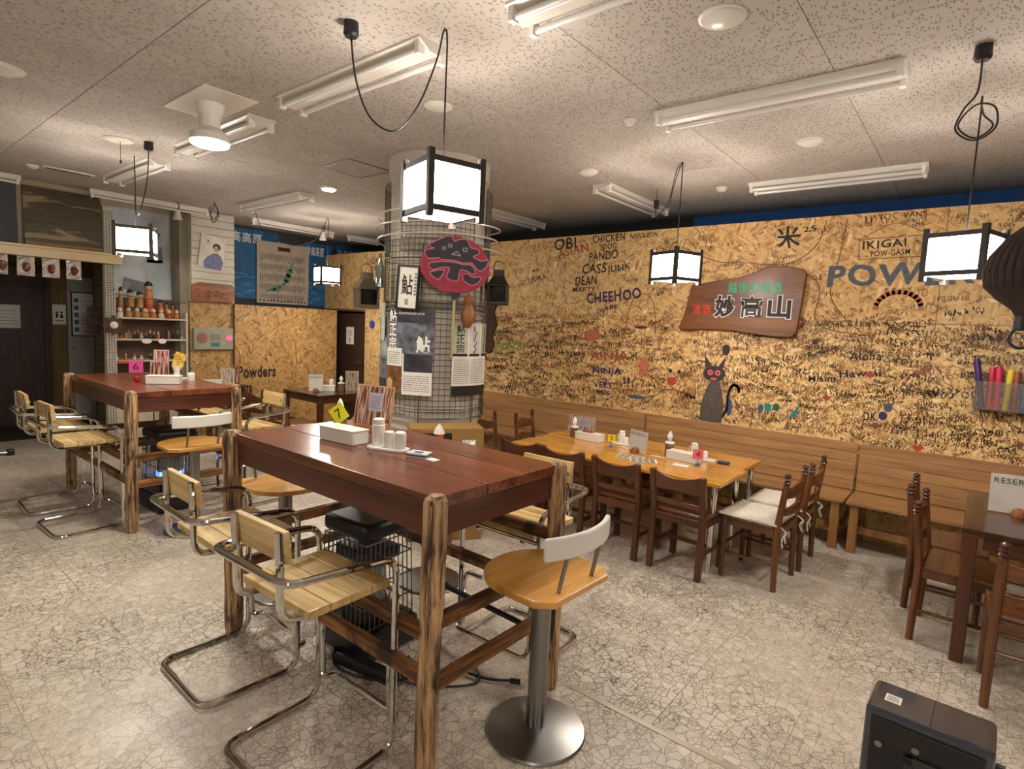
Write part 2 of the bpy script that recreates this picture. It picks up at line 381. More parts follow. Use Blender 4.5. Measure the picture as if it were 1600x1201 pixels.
# left side: header wall, alcove, far wall
cream = plain('cream_wall', 'b8aa94'); dkgrey = plain('blue_grey_panel', '3d3f47', .7, 0, .05); beige = plain('beige_wall', 'a39880', .8, 0, .05)
struct(MB().box(-7.95, -7.85, -3.5, 2.23, 2.225, CH).box(-7.95, -7.85, -3.5, .6, 0, 2.225).build('wall_left', beige, smooth=False))
struct(MB().box(-9.9, -9.8, .5, 3.7, 0, CH).build('wall_alcove_back', wood('alcove_board', '5a4220', '7d6134', 'z', .6, .6), smooth=False))
struct(MB().box(-9.9, -7.9, .5, .6, 0, CH).build('wall_alcove_near', beige, smooth=False))
struct(MB().box(-9.9, -8.22, 2.68, 2.75, 0, CH).build('wall_alcove_side', beige, smooth=False))
struct(MB().box(-8.22, -8.17, 2.24, 3.62, 0, CH).build('wall_shelf_back', beige, smooth=False))
struct(MB().box(-8.6, -8.5, 3.55, 6.7, 0, CH).build('wall_far', plain('slate_paint', '33373d', .7, 0, .08), smooth=False))
d2 = struct(MB().box(-9.79, -9.74, 1.0, 1.98, .02, 2.02).build('door_2', dark_door, smooth=False, bev=.004))
MB().box(-9.735, -9.7, 1.38, 1.44, .88, .98).box(-9.70, -9.67, 1.38, 1.56, .92, .95).build('door_handle', black_pl, d2, bev=.004)
P = PL((-9.735, 1.5, 1.3), (0, 1, 0), (0, 0, 1), (1, 0, 0)); MB().sheet(P, 0, .24, 0, .3).build('notice', paper, d2, smooth=False); lines(P, .04, .2, .05, .26, 5, inkgray, d2, hgt=.15)
struct(MB().box(-9.8, -9.72, .9, 1.0, 0, 2.1).box(-9.8, -9.72, 1.98, 2.05, 0, 2.1).box(-9.8, -9.72, 1.0, 1.98, 2.02, 2.1).build('trim_1', dark_door, smooth=False, bev=.003))
d3 = struct(MB().box(-9.79, -9.73, 2.24, 2.62, .02, 2.02).build('door_3', plain('grey_white_paint', '9f9c95', .5, 0, .04), smooth=False, bev=.006))
MB().ob((-9.71, 2.29, 1.05), (.03, .04, .03)).ob((-9.72, 2.27, 1.82), (.02, .02, .12)).build('door_catch', steel, d3, bev=.003)
t = tag(MB().sheet(PL((-9.72, 2.07, 1.36), (0, 1, 0), (0, 0, 1), (1, 0, 0)), 0, .15, 0, .27).build('restroom_sign', paper, smooth=False), 'white restroom sign with black figures beside the dark brown door', 'sign')
P = PL((-9.718, 2.07, 1.36), (0, 1, 0), (0, 0, 1), (1, 0, 0)); mb = MB()
for k in (.05, .10):
    mb.prism([(k + .014 * math.cos(a * .6), .165 + .014 * math.sin(a * .6)) for a in range(10)], 0, .0006, P)
    mb.prism([(k - .018, .145), (k + .018, .145), (k + .008, .09), (k - .008, .09)] if k < .07 else [(k - .008, .145), (k + .008, .145), (k + .02, .09), (k - .02, .09)], 0, .0006, P)
mb.build('figure', inkk, t, smooth=False); lines(P, .03, .12, .05, .07, 1, inkk, t, d=.0005)
t = thing('notice_board', 'framed white notice with blue pictures on the pale locker door', 'notice', (0, 0, 0))
P = PL((-9.725, 2.29, 1.22), (0, 1, 0), (0, 0, 1), (1, 0, 0)); MB().sheet(P, 0, .31, 0, .58, .012, .012).build('board', paper, t, smooth=False)
MB().box(-9.725, -9.71, 2.275, 2.29, 1.205, 1.815).box(-9.725, -9.71, 2.6, 2.61, 1.205, 1.815).box(-9.725, -9.71, 2.275, 2.61, 1.8, 1.815).box(-9.725, -9.71, 2.275, 2.61, 1.205, 1.22).build('frame', black_pl, t, smooth=False)
for k in range(5): MB().sheet(P, .02, .07, .05 + k * .1, .11 + k * .1, .0135, .001).build('picture', plain('blue_print', '4a5a80', .6), t, smooth=False)
lines(P, .1, .29, .05, .52, 9, inkgray, t, d=.0132, hgt=.12)
# brick column in the alcove
bc = struct(MB().box(-8.98, -8.92, 2.34, 2.68, 0, CH).build('wall_alcove_brick', plain('mortar', '5c5442', .9), smooth=False))
bm = MB().box(0, .018, 0, .335, 0, .062).mesh('brick', plain('tan_brick', '7c7158', .85, 0, .2, 20, .2), False)
for k in range(41):
    p = bpy.data.objects.new('brick', bm); COL.objects.link(p); p.parent = bc; p.location = (-8.92, 2.342, .01 + k * .07)
tag(MB().sheet(PL((-8.895, 2.24, 1.26), (0, 1, 0), (0, 0, 1), (1, 0, 0)), 0, .15, 0, .37, 0, .006).build('hanging_textile', plain('mauve_cloth', '6b5650', .8, 0, .5, 18), smooth=False), 'mottled mauve cloth picture hanging behind the white mesh post', 'wall hanging')
# header shelf beam with bags
tag(MB().box(-7.85, -7.70, .6, 2.3, 2.11, 2.20).box(-7.85, -7.68, .6, 2.3, 2.20, 2.225).build('header_beam', plain('cream_gloss', 'c9b58c', .4, 0, .05), smooth=False, bev=.004), 'long cream beam over the dark alcove with bags hung below', 'beam')
foil = plain('clear_foil', 'b0a8a0', .22, .55, .3, 60, .8); redsnack = plain('red_packet', '6b3a34', .35, 0, .6, 60)
for k, (y, w_, lab) in enumerate(((1.21, .09, 'leftmost of the shiny packets, cut off at the picture edge'), (1.37, .145, 'shiny clear packet hung from the beam, with a reddish ring inside'), (1.575, .15, 'shiny clear packet hung from the beam, third of four'), (1.78, .135, 'shiny packet with dark red contents nearest the mesh post'))):
    b = thing('snack_packet', lab, 'packet', (-7.735, y, 1.905), 0, 'packets hung under the beam'); mb = MB(); n = 7
    for s_ in (1, -1):
        v = [(s_ * .014 * math.sin(math.pi * min(1, max(0, (i) / n))) * (1 - abs(2 * j / n - 1) ** 3) + random.uniform(-.004, .004), w_ * i / n, .2 * j / n) for j in range(n + 1) for i in range(n + 1)]
        mb.add(v, [(j * (n + 1) + i, j * (n + 1) + i + 1, (j + 1) * (n + 1) + i + 1, (j + 1) * (n + 1) + i) for j in range(n) for i in range(n)])
    mb.build('bag', foil, b, smooth=False); MB().lathe([(.01, 0), (.03, .02), (.036, .06), (.028, .09), (.01, .1)], 10, (0.004, w_ / 2, .04), jit=.2).build('contents', redsnack, b)
# painting above the beam
def painting_mat():
    t = NT('landscape_painting'); v = t.coord((.6, .6, 3.4)); nz = t.n('ShaderNodeTexNoise', {'Vector': v, 'Scale': 2.3, 'Detail': 6.0, 'Distortion': .8})
    t.setb(Base_Color=t.ramp(nz.outputs[0], [(.3, lin('241d12')), (.45, lin('4a3c22')), (.55, lin('3a2e1c')), (.63, lin('8a7c5c')), (.75, lin('6e5730'))]), Roughness=.45); return t.m
t = thing('landscape_painting', 'dark brown landscape painting leaning above the cream beam', 'painting')
Mt = Matrix.Translation((-7.77, 1.45, 2.24)) @ Matrix.Rotation(R(-4), 4, 'Y')
MB().box(-.02, 0, 0, .68, 0, .6, Mt).build('canvas', painting_mat(), t, smooth=False)
MB().box(-.02, .012, 0, .68, -.012, .03, Mt).build('ledge', plain('ochre_frame', '7a5c26', .5), t, smooth=False)
tag(MB().box(-7.83, -7.80, .9, 1.40, 2.226, 2.84).build('grey_panel', dkgrey, smooth=False, bev=.003), 'blue grey panel standing left of the brown landscape painting', 'panel')
# white mesh post
t = thing('mesh_post', 'narrow white post covered in wire mesh left of the doll shelf', 'post', (-7.8, 2.145, 0))
MB().box(-.06, 0, 0, .088, 0, 2.75).build('post', plain('white_post', 'c4beae', .7), t, smooth=False)
mb = MB()
for k in range(4): mb.tube([(.006, .004 + k * .027, 0), (.006, .004 + k * .027, 2.7)], .0022, 4)
for k in range(95): mb.tube([(.008, 0, .02 + k * .0285), (.008, .09, .02 + k * .0285)], .0018, 4)
mb.build('wire_mesh', plain('dark_wire', '4a443c', .5, .6), t, smooth=False, kind='stuff')
t = thing('flower_ornament', 'brown flower shaped ornament with a white centre on the mesh post', 'ornament', (-7.78, 2.215, 1.42))
P = PL((0, 0, 0), (0, 1, 0), (0, 0, 1), (1, 0, 0))
MB().prism([((.095 + .018 * math.cos(8 * a)) * math.cos(a), (.095 + .018 * math.cos(8 * a)) * math.sin(a)) for a in [k * math.tau / 64 for k in range(64)]], 0, .03, P).build('petals', wood('brown_felt', '3a2418', '54372a', 'z'), t, smooth=False)
MB().lathe([(.04, .03), (.04, .036), (.03, .042)], 20, M=Matrix.Rotation(R(90), 4, 'Y')).build('centre', white_pl, t)
# far posters and low partition
lp = struct(MB().box(-7.86, -7.825, 3.62, 5.2, 0, 1.725).build('wall_partition', wood('stud_back2', '6a4a28', '8a653a', 'z'), smooth=False))
for a, b in ((3.62, 4.52), (4.52, 5.2)): MB().box(-7.822, -7.80, a + .002, b - .002, 0, 1.74).build('panel', osb_x, lp, smooth=False)
P = PL((-7.798, 3.66, .74), (0, 1, 0), (0, 0, 1), (1, 0, 0)); text('Powders', P, 0, 0, .54, .17, inkk, lp, d=.001, name='graffiti_lettering', bold=.03)
lp2 = struct(MB().box(-8.17, -7.86, 3.08, 3.62, 0, 1.745).build('wall_under_siding', osb_x, smooth=False))
sd = struct(MB().box(-8.17, -7.83, 3.08, 3.62, 1.745, CH).build('trim_2', plain('white_siding', 'bdb6a8', .6, 0, .04), smooth=False))
for k in range(12): MB().box(-7.83, -7.805, 3.08, 3.62, 1.75 + k * .0955, 1.75 + k * .0955 + .091).build('plank', plain('white_siding', 'bdb6a8'), sd, smooth=False, bev=.004, seg=1)
struct(MB().box(-8.17, -7.9, 2.98, 3.08, 0, CH).build('trim_3', plain('grey_post', '8b8474', .7), smooth=False))
t = thing('portrait_poster', 'tilted white poster of a person in a blue grey sweater', 'poster', (-7.795, 3.15, 2.2))
P0 = PL((0, 0, 0), (0, .985, -.12), (0, .12, .985), (1, 0, 0)); MB().sheet(P0, 0, .31, 0, .42, .004, .004).build('sheet', plain('poster_white', 'cfc9bf', .6), t, smooth=False)
ell = lambda cx, cy, a, b, n=20: [(cx + a * math.cos(k * math.tau / n), cy + b * math.sin(k * math.tau / n)) for k in range(n)]
MB().prism([(.08, 0), (.29, 0), (.31, .1), (.27, .18), (.22, .21), (.17, .2), (.1, .14), (.06, .07)], .004, .0052, P0).build('sweater', plain('sweater_print', '6d7193', .7, 0, .25, 30), t, smooth=False)
MB().prism(ell(.205, .285, .05, .045), .004, .0049, P0).build('hair', inkk, t, smooth=False); MB().prism(ell(.2, .262, .03, .042), .005, .0056, P0).build('face', plain('skin_print', 'b58d78', .7), t, smooth=False)
MB().ribbon(P0, [(.09, .36), (.075, .31)], .006, .005).ribbon(P0, [(.09, .36), (.11, .31)], .006, .005).build('brush_mark', inkk, t, smooth=False)
t = thing('carved_sign_board', 'rounded reddish wood board with carved writing below the siding', 'sign', (-7.80, 3.07, 1.755))
P = PL((0, 0, 0), (0, 1, 0), (0, 0, 1), (1, 0, 0)); MB().prism([(.0, .02), (.02, 0), (.5, .0), (.54, .03), (.54, .2), (.5, .235), (.1, .24), (.03, .215), (0, .19)], 0, .025, P).build('board', wood('red_wood_board', '6b3717', '97592d', 'y', .8, .4, .1), t, smooth=False, bev=.006)
mb = MB(); rg = random.Random(3)
for k in range(26):
    x, y = .06 + .42 * rg.random(), .04 + .14 * rg.random(); mb.ribbon(P, [(x, y), (x + rg.uniform(-.05, .05), y + rg.uniform(-.03, .03)), (x + rg.uniform(-.05, .05), y + rg.uniform(-.03, .03))], .006, .0262)
mb.build('carving', plain('carving', '4a2410', .6), t, smooth=False, kind='stuff')
t = thing('control_panel', 'grey metal control panel with a lit red button on the wall', 'control panel', (-7.86, 3.1, 1.135))
P = PL((.06, 0, 0), (0, 1, 0), (0, 0, 1), (1, 0, 0)); MB().box(0, .06, 0, .5, 0, .28).build('box', plain('grey_enamel', '8b8a78', .45), t, smooth=False, bev=.005)
MB().prism(ell(.1, .15, .062, .062), 0, .012, P).build('speaker_disc', plain('salmon_disc', '8f5a48', .5), t, smooth=False); MB().sheet(P, .2, .33, .12, .2, .004, .004).build('display', plain('grey_display', '77786c', .4), t, smooth=False)
MB().sheet(P, .21, .32, .04, .09, .004, .004).build('blue_label', plain('teal_label', '2f6d7d', .5), t, smooth=False); MB().prism(ell(.44, .15, .032, .032), 0, .018, P).build('red_button', emit('red_lit_button', (1, .05, .12), 2.5, 'c01030'), t, smooth=False)
blue = plain('blue_poster_print', '1f5f92', .6, 0, .35, 4); bluel = plain('wave_print', '4d8fb0', .6, 0, .3, 12)
def kogen(y0, y1, z0, z1, lab, body):
    t = thing('blue_poster', lab, 'poster', (-8.49, y0, z0), 0, 'blue posters on the far wall'); P = PL((0, 0, 0), (0, 1, 0), (0, 0, 1), (1, 0, 0)); W, Hh = y1 - y0, z1 - z0
    MB().sheet(P, 0, W, 0, Hh, .003, .003).build('sheet', blue, t, smooth=False)
    text(body, P, .03, Hh - .2, min(W * .62, .15 * len(body)), .15, inkw, t, d=.005, bold=.015)
    rg = random.Random(5); mb = MB()
    for k in range(40):
        x, y = rg.random() * W, rg.random() * Hh * .35 + .02; mb.ribbon(P, [(max(0, x - .06), y), (x, y + rg.uniform(.005, .03)), (min(W, x + .06), y)], .012, .005)
    mb.build('wave_pattern', bluel, t, smooth=False)
kogen(3.86, 4.6, 1.85, 2.86, 'blue poster with white characters left of the paper map', '高高原')
kogen(5.05, 5.55, 1.8, 2.80, 'blue poster with white characters behind the far paper lamp', '妙高高原')
kogen(5.62, 6.3, 1.8, 2.82, 'blue poster with white characters partly hidden by the strand board', '妙高高原')
t = thing('wall_grating', 'white wire grating on the dark far wall behind the paper map', 'grating', (-8.47, 4.6, 2.0)); mb = MB()
for k in range(13): mb.tube([(0, 0, k * .06), (0, .5, k * .06)], .006, 6)
mb.tube([(0, .0, 0), (0, .0, .74)], .008, 6).tube([(0, .5, 0), (0, .5, .74)], .008, 6).build('bars', white_en, t)
t = thing('paper_map', 'large cream paper chart with a green island map and rows of print', 'map', (-8.455, 4.25, 1.80)); P = PL((0, 0, 0), (0, 1, 0), (0, 0, 1), (1, 0, 0))
MB().sheet(P, 0, .84, 0, .92, .002, .002).build('sheet', plain('cream_paper', 'b9ad9a', .75), t, smooth=False)
for k in range(5):
    mb = MB(); rg = random.Random(k)
    for j in range(26): mb.sheet(P, .05 + j * .0285, .062 + j * .0285, .74 - k * .15 - rg.uniform(.06, .12), .74 - k * .15, .004, .001)
    mb.build('print_row', inkgray, t, smooth=False)
MB().sheet(P, .33, .53, .8, .86, .004, .001).build('title_block', plain('maroon_print', '4a1a18', .6), t, smooth=False)
mb = MB(); pts = [(.14, .17), (.2, .2), (.28, .22), (.36, .25), (.42, .3), (.47, .36), (.5, .44), (.53, .52), (.56, .6), (.6, .66)]
for (a, b), (c, d) in zip(pts, pts[1:]): mb.ribbon(P, [(a, b), (c, d)], .05 + .03 * math.sin(a * 30), .0046)
mb.build('island_shape', plain('map_green', '5f8f78', .6), t, smooth=False)
mb = MB()
for k in range(14): mb.sheet(P, .04 + k * .056, .07 + k * .056, .03, .05, .004, .001)
mb.build('print_row', inkk, t, smooth=False)
# ------------------------------------------------------------------ graffiti on the strand board
PW = PL((0, 5.4, 0), (1, 0, 0), (0, 0, 1), (0, -1, 0))
INK = {'k': inkk, 'r': plain('faded_red_ink', '9a4a34', .6, 0, .2, 30), 'u': inku, 'g': inkg, 'b': inkb}
for body, x0, z0, x1, z1, hh, c in [('OBI', -3.86, 2.49, -3.57, 2.497, .127, 'k'), ('ASIAN', -3.8, 2.394, -3.41, 2.461, .098, 'r'), ('CHICKEN', -3.36, 2.54, -2.97, 2.551, .08, 'k'), ('DOG', -3.23, 2.466, -3.06, 2.471, .06, 'k'), ('NAPOLEON', -2.91, 2.563, -2.61, 2.564, .05, 'k'), ('PANDO', -3.39, 2.35, -3.04, 2.369, .094, 'k'), ('CASS', -3.47, 2.22, -3.17, 2.22, .105, 'k'), ('JUNK', -3.15, 2.2, -2.88, 2.235, .09, 'k'), ('DEAN', -3.55, 2.091, -3.28, 2.102, .1, 'k'), ('MARTY', -3.58, 2.02, -3.29, 2.03, .05, 'k'), ('CHEEHOO', -3.39, 1.889, -2.74, 1.953, .114, 'u'), ('68E', -3.16, 1.83, -3.0, 1.846, .047, 'u'), ('JURA', -4.17, 2.12, -3.95, 2.154, .074, 'k'), ('MAX', -4.16, 2.254, -4.05, 2.266, .03, 'k'), ('SANTI', -4.7, 1.298, -4.23, 1.311, .125, 'g'), ('AINJA', -3.3, 1.25, -2.84, 1.291, .123, 'r'), ('NINJA', -3.26, 1.119, -2.91, 1.136, .089, 'u'), ('IS', -3.13, 1.07, -3.08, 1.07, .034, 'u'), ('VERY', -3.24, .988, -3.0, 1.006, .062, 'u'), ('GOOD', -3.19, .916, -3.03, .926, .048, 'u'), ('!!', -2.88, 1.058, -2.81, 1.065, .074, 'u'), ('POWER', -1.05, 2.054, -.08, 2.063, .177, 'b'), ('IKIGAI', -.82, 2.347, -.53, 2.362, .065, 'k'), ('POW-GASM', -.76, 2.29, -.5, 2.298, .045, 'k'), ('VANS', -.57, 2.578, -.42, 2.579, .039, 'k'), ('GIANTS', -.55, 2.54, -.42, 2.548, .029, 'k'), ('2025', -.51, 2.5, -.43, 2.507, .029, 'k'), ('25', -1.27, 2.514, -1.17, 2.523, .048, 'k'), ('米', -1.47, 2.379, -1.28, 2.402, .185, 'k'), ('Aloha', -.83, 1.455, -.61, 1.47, .067, 'k'), ('Hawaii', -.89, 1.306, -.6, 1.343, .062, 'k'), ('Miami', -1.12, 1.253, -.92, 1.266, .048, 'k'), ('DK', -.69, .979, -.6, .982, .067, 'k'), ('ESTELLE', -2.8, 1.146, -2.59, 1.152, .039, 'r'), ('Butter', -1.14, 1.459, -.98, 1.503, .043, 'k'), ('UGSU', -7.33, 2.449, -7.04, 2.458, .076, 'k'), ('TIE', -7.26, 2.342, -7.09, 2.347, .076, 'k')]:
    text(body, PW, x0, z0, math.hypot(x1 - x0, z1 - z0), hh, INK[c], wr, d=.0022, name='graffiti_lettering', bold=.032 if c in 'ub' else .016, warp=.035, ang=math.atan2(z1 - z0, x1 - x0))
def word(mb, rg, u, v, hgt, n, wd, ang, d):
    ca, sa = math.cos(ang), math.sin(ang); x = 0
    for _ in range(n):
        lw = hgt * rg.uniform(.5, .9); k = rg.random()
        if k < .3: pts = [(lw * .5 + lw * .45 * math.cos(a), hgt * .5 + hgt * .45 * math.sin(a)) for a in [q * 1.05 + rg.random() for q in range(rg.choice((5, 7)))]]
        else: pts = [(rg.random() * lw, rg.choice((0, .5, 1)) * hgt * rg.uniform(.8, 1.1)) for q in range(rg.choice((3, 4, 5)))]
        pts = [(u + (x + a) * ca - b * sa, v + (x + a) * sa + b * ca) for a, b in pts]
        mb.ribbon(PW, pts, wd, d); x += lw * 1.2
rg = random.Random(11)
ink3 = [(inkbr, MB()), (inkk, MB()), (plain('dull_red_ink', '8e4a34', .6, 0, .1), MB()), (plain('olive_ink', '7a7038', .6, 0, .1), MB())]
for k in range(2900):
    low = rg.random() < .8
    u = rg.uniform(-5.6, .9); v = rg.uniform(.78, 1.74) if low else rg.uniform(1.74, 2.56)
    if u < -4.0 and not low and rg.random() < .6: continue
    if not low and -1.1 < u < 0 and 2.0 < v < 2.5: continue
    if not low and -3.9 < u < -2.7 and rg.random() < .7: continue
    c = rg.choices(range(4), (.62, .22, .1, .06))[0]
    hgt = rg.choice((.02, .025, .03, .04, .055)); word(ink3[c][1], rg, u, v, hgt, rg.randint(3, 7), rg.uniform(.0025, .006), rg.gauss(.03, .22), .0008 + .0003 * c)
for m_, mb in ink3: mb.build('graffiti_scribble', m_, wr, smooth=False, kind='stuff')
mb = MB(); rg = random.Random(2)           # large line drawings
def curve(pts, wd=.008, d=.0019): mb.ribbon(PW, [(p.x, p.y) for p in spl([(a, b, 0) for a, b in pts], 6)], wd, d)
curve([(-2.35, 2.45), (-2.0, 2.3), (-1.75, 2.28), (-1.5, 2.25), (-1.3, 2.28), (-1.15, 2.42), (-1.1, 2.6)]); curve([(-1.3, 2.2), (-1.15, 2.12), (-1.1, 2.0), (-1.12, 1.8), (-1.0, 1.7), (-.7, 1.66)])
curve([(-.95, 2.6), (-.98, 2.3), (-1.02, 2.0), (-.9, 1.8), (-.78, 1.7)]); curve([(-2.9, 1.6), (-2.85, 1.9), (-2.72, 2.0), (-2.6, 1.9), (-2.56, 1.6)]); curve([(-2.95, .86), (-2.9, .98), (-2.78, 1.0), (-2.7, .9)]); curve([(-2.6, .9), (-2.4, 1.05), (-2.2, 1.02), (-2.15, .9)])
curve([(-.85, 2.43), (-.41, 2.44)], .006); curve([(-.41, 2.44), (-.4, 2.28)], .006); curve([(-.4, 2.28), (-.84, 2.27)], .006); curve([(-.84, 2.27), (-.85, 2.43)], .006); curve([(-.83, 2.44), (-.62, 2.54), (-.42, 2.46)], .005)
for a in range(4): curve([(-.46, 2.395), (-.46 + .03 * math.cos(a * 1.57 + .4), 2.395 + .03 * math.sin(a * 1.57 + .4)), (-.46 + .03 * math.cos(a * 1.57 + 1.1), 2.395 + .03 * math.sin(a * 1.57 + 1.1)), (-.46, 2.395)], .004)
curve([(-1.17, 1.585), (-1.1, 1.615), (-1.03, 1.585), (-1.1, 1.56), (-1.17, 1.585)], .006); curve([(-2.48, 2.4), (-2.42, 2.5), (-2.35, 2.4), (-2.3, 2.52), (-2.2, 2.42)], .008)
mb.build('graffiti_line_drawing', inkbr, wr, smooth=False, kind='stuff')
def blot(poly, m, d=.0024, name='graffiti_shape'): MB().prism(poly, 0.0016, d, PW).build(name, m, wr, smooth=False)
heart = lambda cx, cy, s: [(cx + s * .0625 * 16 * math.sin(t) ** 3, cy + s * .0625 * (13 * math.cos(t) - 5 * math.cos(2 * t) - 2 * math.cos(3 * t) - math.cos(4 * t))) for t in [k * math.tau / 28 for k in range(28)]]
red2 = plain('bright_red_ink', 'b03a22', .6, 0, .1); mar = plain('maroon_ink', '5a2430', .6, 0, .1); ltr = plain('pale_red_ink', 'b0664a', .6, 0, .25, 30); bl2 = plain('blue_ink', '2e4a7a', .6, 0, .1); tl = plain('teal_ink', '2d7078', .6, 0, .1)
blot(heart(-4.47, 1.7, .035), red2); blot(heart(-.31, .81, .035), red2); blot(heart(-2.45, 1.66, .02), inkk); blot(ell(-2.72, 1.66, .07, .016), mar); blot(ell(-1.1, 1.588, .022, .02), inku); blot(ell(-1.84, 1.48, .035, .05), inkk); blot(ell(-3.3, 1.55, .1, .06), ltr); blot(ell(-2.35, 1.14, .05, .04), red2)
for x, y in ((-2.37, 1.24), (-2.28, 1.24)): blot(ell(x, y, .018, .018), inkk)
blot(ell(-2.33, 1.07, .01, .01), red2); blot([(-1.25, .92), (-1.17, 1.06), (-1.19, .94)], tl); blot(ell(-1.43, .99, .03, .04), tl); blot(ell(-1.36, 1.0, .03, .035), plain('dark_green_ink', '2f5a38', .6)); blot(ell(-1.49, .98, .025, .03), bl2); blot(ell(-1.77, .95, .025, .08), bl2); blot(ell(-.56, 1.03, .03, .035), inku); blot(ell(-.53, 1.1, .03, .035), plain('slate_ink', '4a4a5a', .6)); blot(ell(-2.72, .94, .11, .022), inkb)
blot(ell(-.68, 1.35, .025, .02), red2); blot(ell(-.97, 1.13, .025, .02), red2); blot(ell(-2.66, 1.27, .06, .09), ltr)
mb = MB(); pts = [(-.54 + .15 * math.cos(a), 1.88 + .13 * math.sin(a)) for a in [k * math.pi / 12 for k in range(13)]]; mb.ribbon(PW, pts, .035, .0017).build('graffiti_arch', ltr, wr, smooth=False)
# sitting cat doodle
cat = thing('cat_doodle', 'black cat drawn in marker on the strand board above the bench', 'drawing', (0, 5.4, 0)); PC = PL((0, 0, 0), (1, 0, 0), (0, 0, 1), (0, -1, 0))
fur = plain('scribbled_black_ink', '4a423a', .6, 0, .6, 90)
MB().prism([(-2.04, .79), (-1.83, .79), (-1.82, .95), (-1.85, 1.1), (-1.88, 1.19), (-1.96, 1.19), (-2.0, 1.1), (-2.04, .95)], .0028, .0034, PC).build('body', fur, cat, smooth=False)
MB().prism(ell(-1.935, 1.25, .105, .075, 24), .003, .0038, PC).build('head', plain('charcoal_ink', '2a2422', .6, 0, .2), cat, smooth=False)
for x0, x1, xt in ((-2.02, -1.95, -2.04), (-1.92, -1.85, -1.83)): MB().prism([(x0, 1.29), (x1, 1.31), (xt, 1.43)], .003, .004, PC).build('ear', plain('dark_purple_ink', '3c2434', .6), cat, smooth=False)
for x in (-1.97, -1.90):
    MB().prism(ell(x, 1.26, .027, .027), .004, .0046, PC).build('eye', plain('pink_ink', 'c05060', .6), cat, smooth=False); MB().prism(ell(x, 1.26, .009, .009), .0046, .0052, PC).build('pupil', inkk, cat, smooth=False)
MB().prism(ell(-1.935, 1.2, .032, .014), .004, .0046, PC).build('mouth', plain('pink_ink', 'c05060', .6), cat, smooth=False)
MB().ribbon(PC, [(p.x, p.y) for p in spl([(-1.84, .84, 0), (-1.79, .93, 0), (-1.79, 1.05, 0), (-1.76, 1.15, 0), (-1.71, 1.15, 0), (-1.69, 1.1, 0)], 6)], .025, .003).build('tail', fur, cat, smooth=False)
# wooden sign
t = thing('wooden_plank_sign', 'large varnished plank sign with green red and black characters on the strand board', 'sign', (0, 5.4, 0)); PS = PL((0, 0, 0), (1, 0, 0), (0, 0, 1), (0, -1, 0))
MB().prism([(-2.28, 1.645), (-2.3, 1.68), (-2.25, 1.82), (-2.2, 2.08), (-2.0, 2.11), (-1.72, 2.15), (-1.62, 2.19), (-1.52, 2.235), (-1.38, 2.235), (-1.23, 2.2), (-1.205, 2.16), (-1.22, 1.9), (-1.24, 1.66), (-1.28, 1.62), (-1.42, 1.62), (-1.6, 1.635), (-1.8, 1.66), (-2.05, 1.665)], .005, .055, PS).build('plank', sign_w, t, smooth=False, bev=.01, seg=3)
grn = plain('green_sign_paint', '14a876', .5); redp = plain('red_sign_paint', 'c83422', .5)
for k, ch in enumerate('越後の地酒'): text(ch, PS, -1.85 + k * .095, 2.0, .085, .098, grn, t, d=.0575, bold=.012)
for k, ch in enumerate('清酒'): text(ch, PS, -2.17 + k * .092, 1.80, .08, .09, redp, t, d=.0572, bold=.01)
for k, ch in enumerate('妙高山'):
    x = -1.96 + k * .235; text(ch, PS, x, 1.78, .19, .2, inkw, t, d=.0570, bold=.07 if ch != '高' else .045, ref=.035); text(ch, PS, x, 1.78, .19, .2, inkk, t, d=.0582, bold=.035 if ch != '高' else .012, ref=.035)
# ------------------------------------------------------------------ wall benches
def bench(x0, x1, lab):
    t = thing('wall_bench', lab, 'bench', (x0, 0, 0), 0, 'slatted benches along the strand board wall'); W = x1 - x0
    for k in range(5): MB().box(.003, W - .003, 4.93 + k * .083, 4.93 + k * .083 + .0815, .375, .40).build('seat_slat', bench_w, t, smooth=False, bev=.0025, seg=1)
    Mb = Matrix.Translation((0, 5.335, .405)) @ Matrix.Rotation(R(-6), 4, 'X')
    for k in range(5): MB().box(.003, W - .003, 0, .022, k * .077, k * .077 + .0755, Mb).build('back_slat', bench_w, t, smooth=False, bev=.0025, seg=1)
    n = max(2, int(W / 1.3) + 1)
    for k in range(n):
        x = .06 + (W - .12) * k / (n - 1)
        MB().box(x - .03, x + .03, 4.96, 5.01, 0, .375).build('leg', bench_l, t, smooth=False, bev=.004); MB().box(x - .03, x + .03, 5.3, 5.35, 0, .375).build('leg', bench_l, t, smooth=False, bev=.004)
        MB().box(x - .02, x + .02, 5.01, 5.3, .13, .18).build('side_rail', bench_l, t, smooth=False, bev=.003)
    MB().box(.06, W - .06, 5.06, 5.09, .13, .19).build('long_rail', bench_l, t, smooth=False, bev=.003)
bench(-4.95, -2.59, 'slatted wooden bench section furthest left, behind the round column'); bench(-2.58, -.70, 'slatted wooden bench section under the cat drawing'); bench(-.69, 1.2, 'slatted wooden bench section on the right, below the hanging marker box')
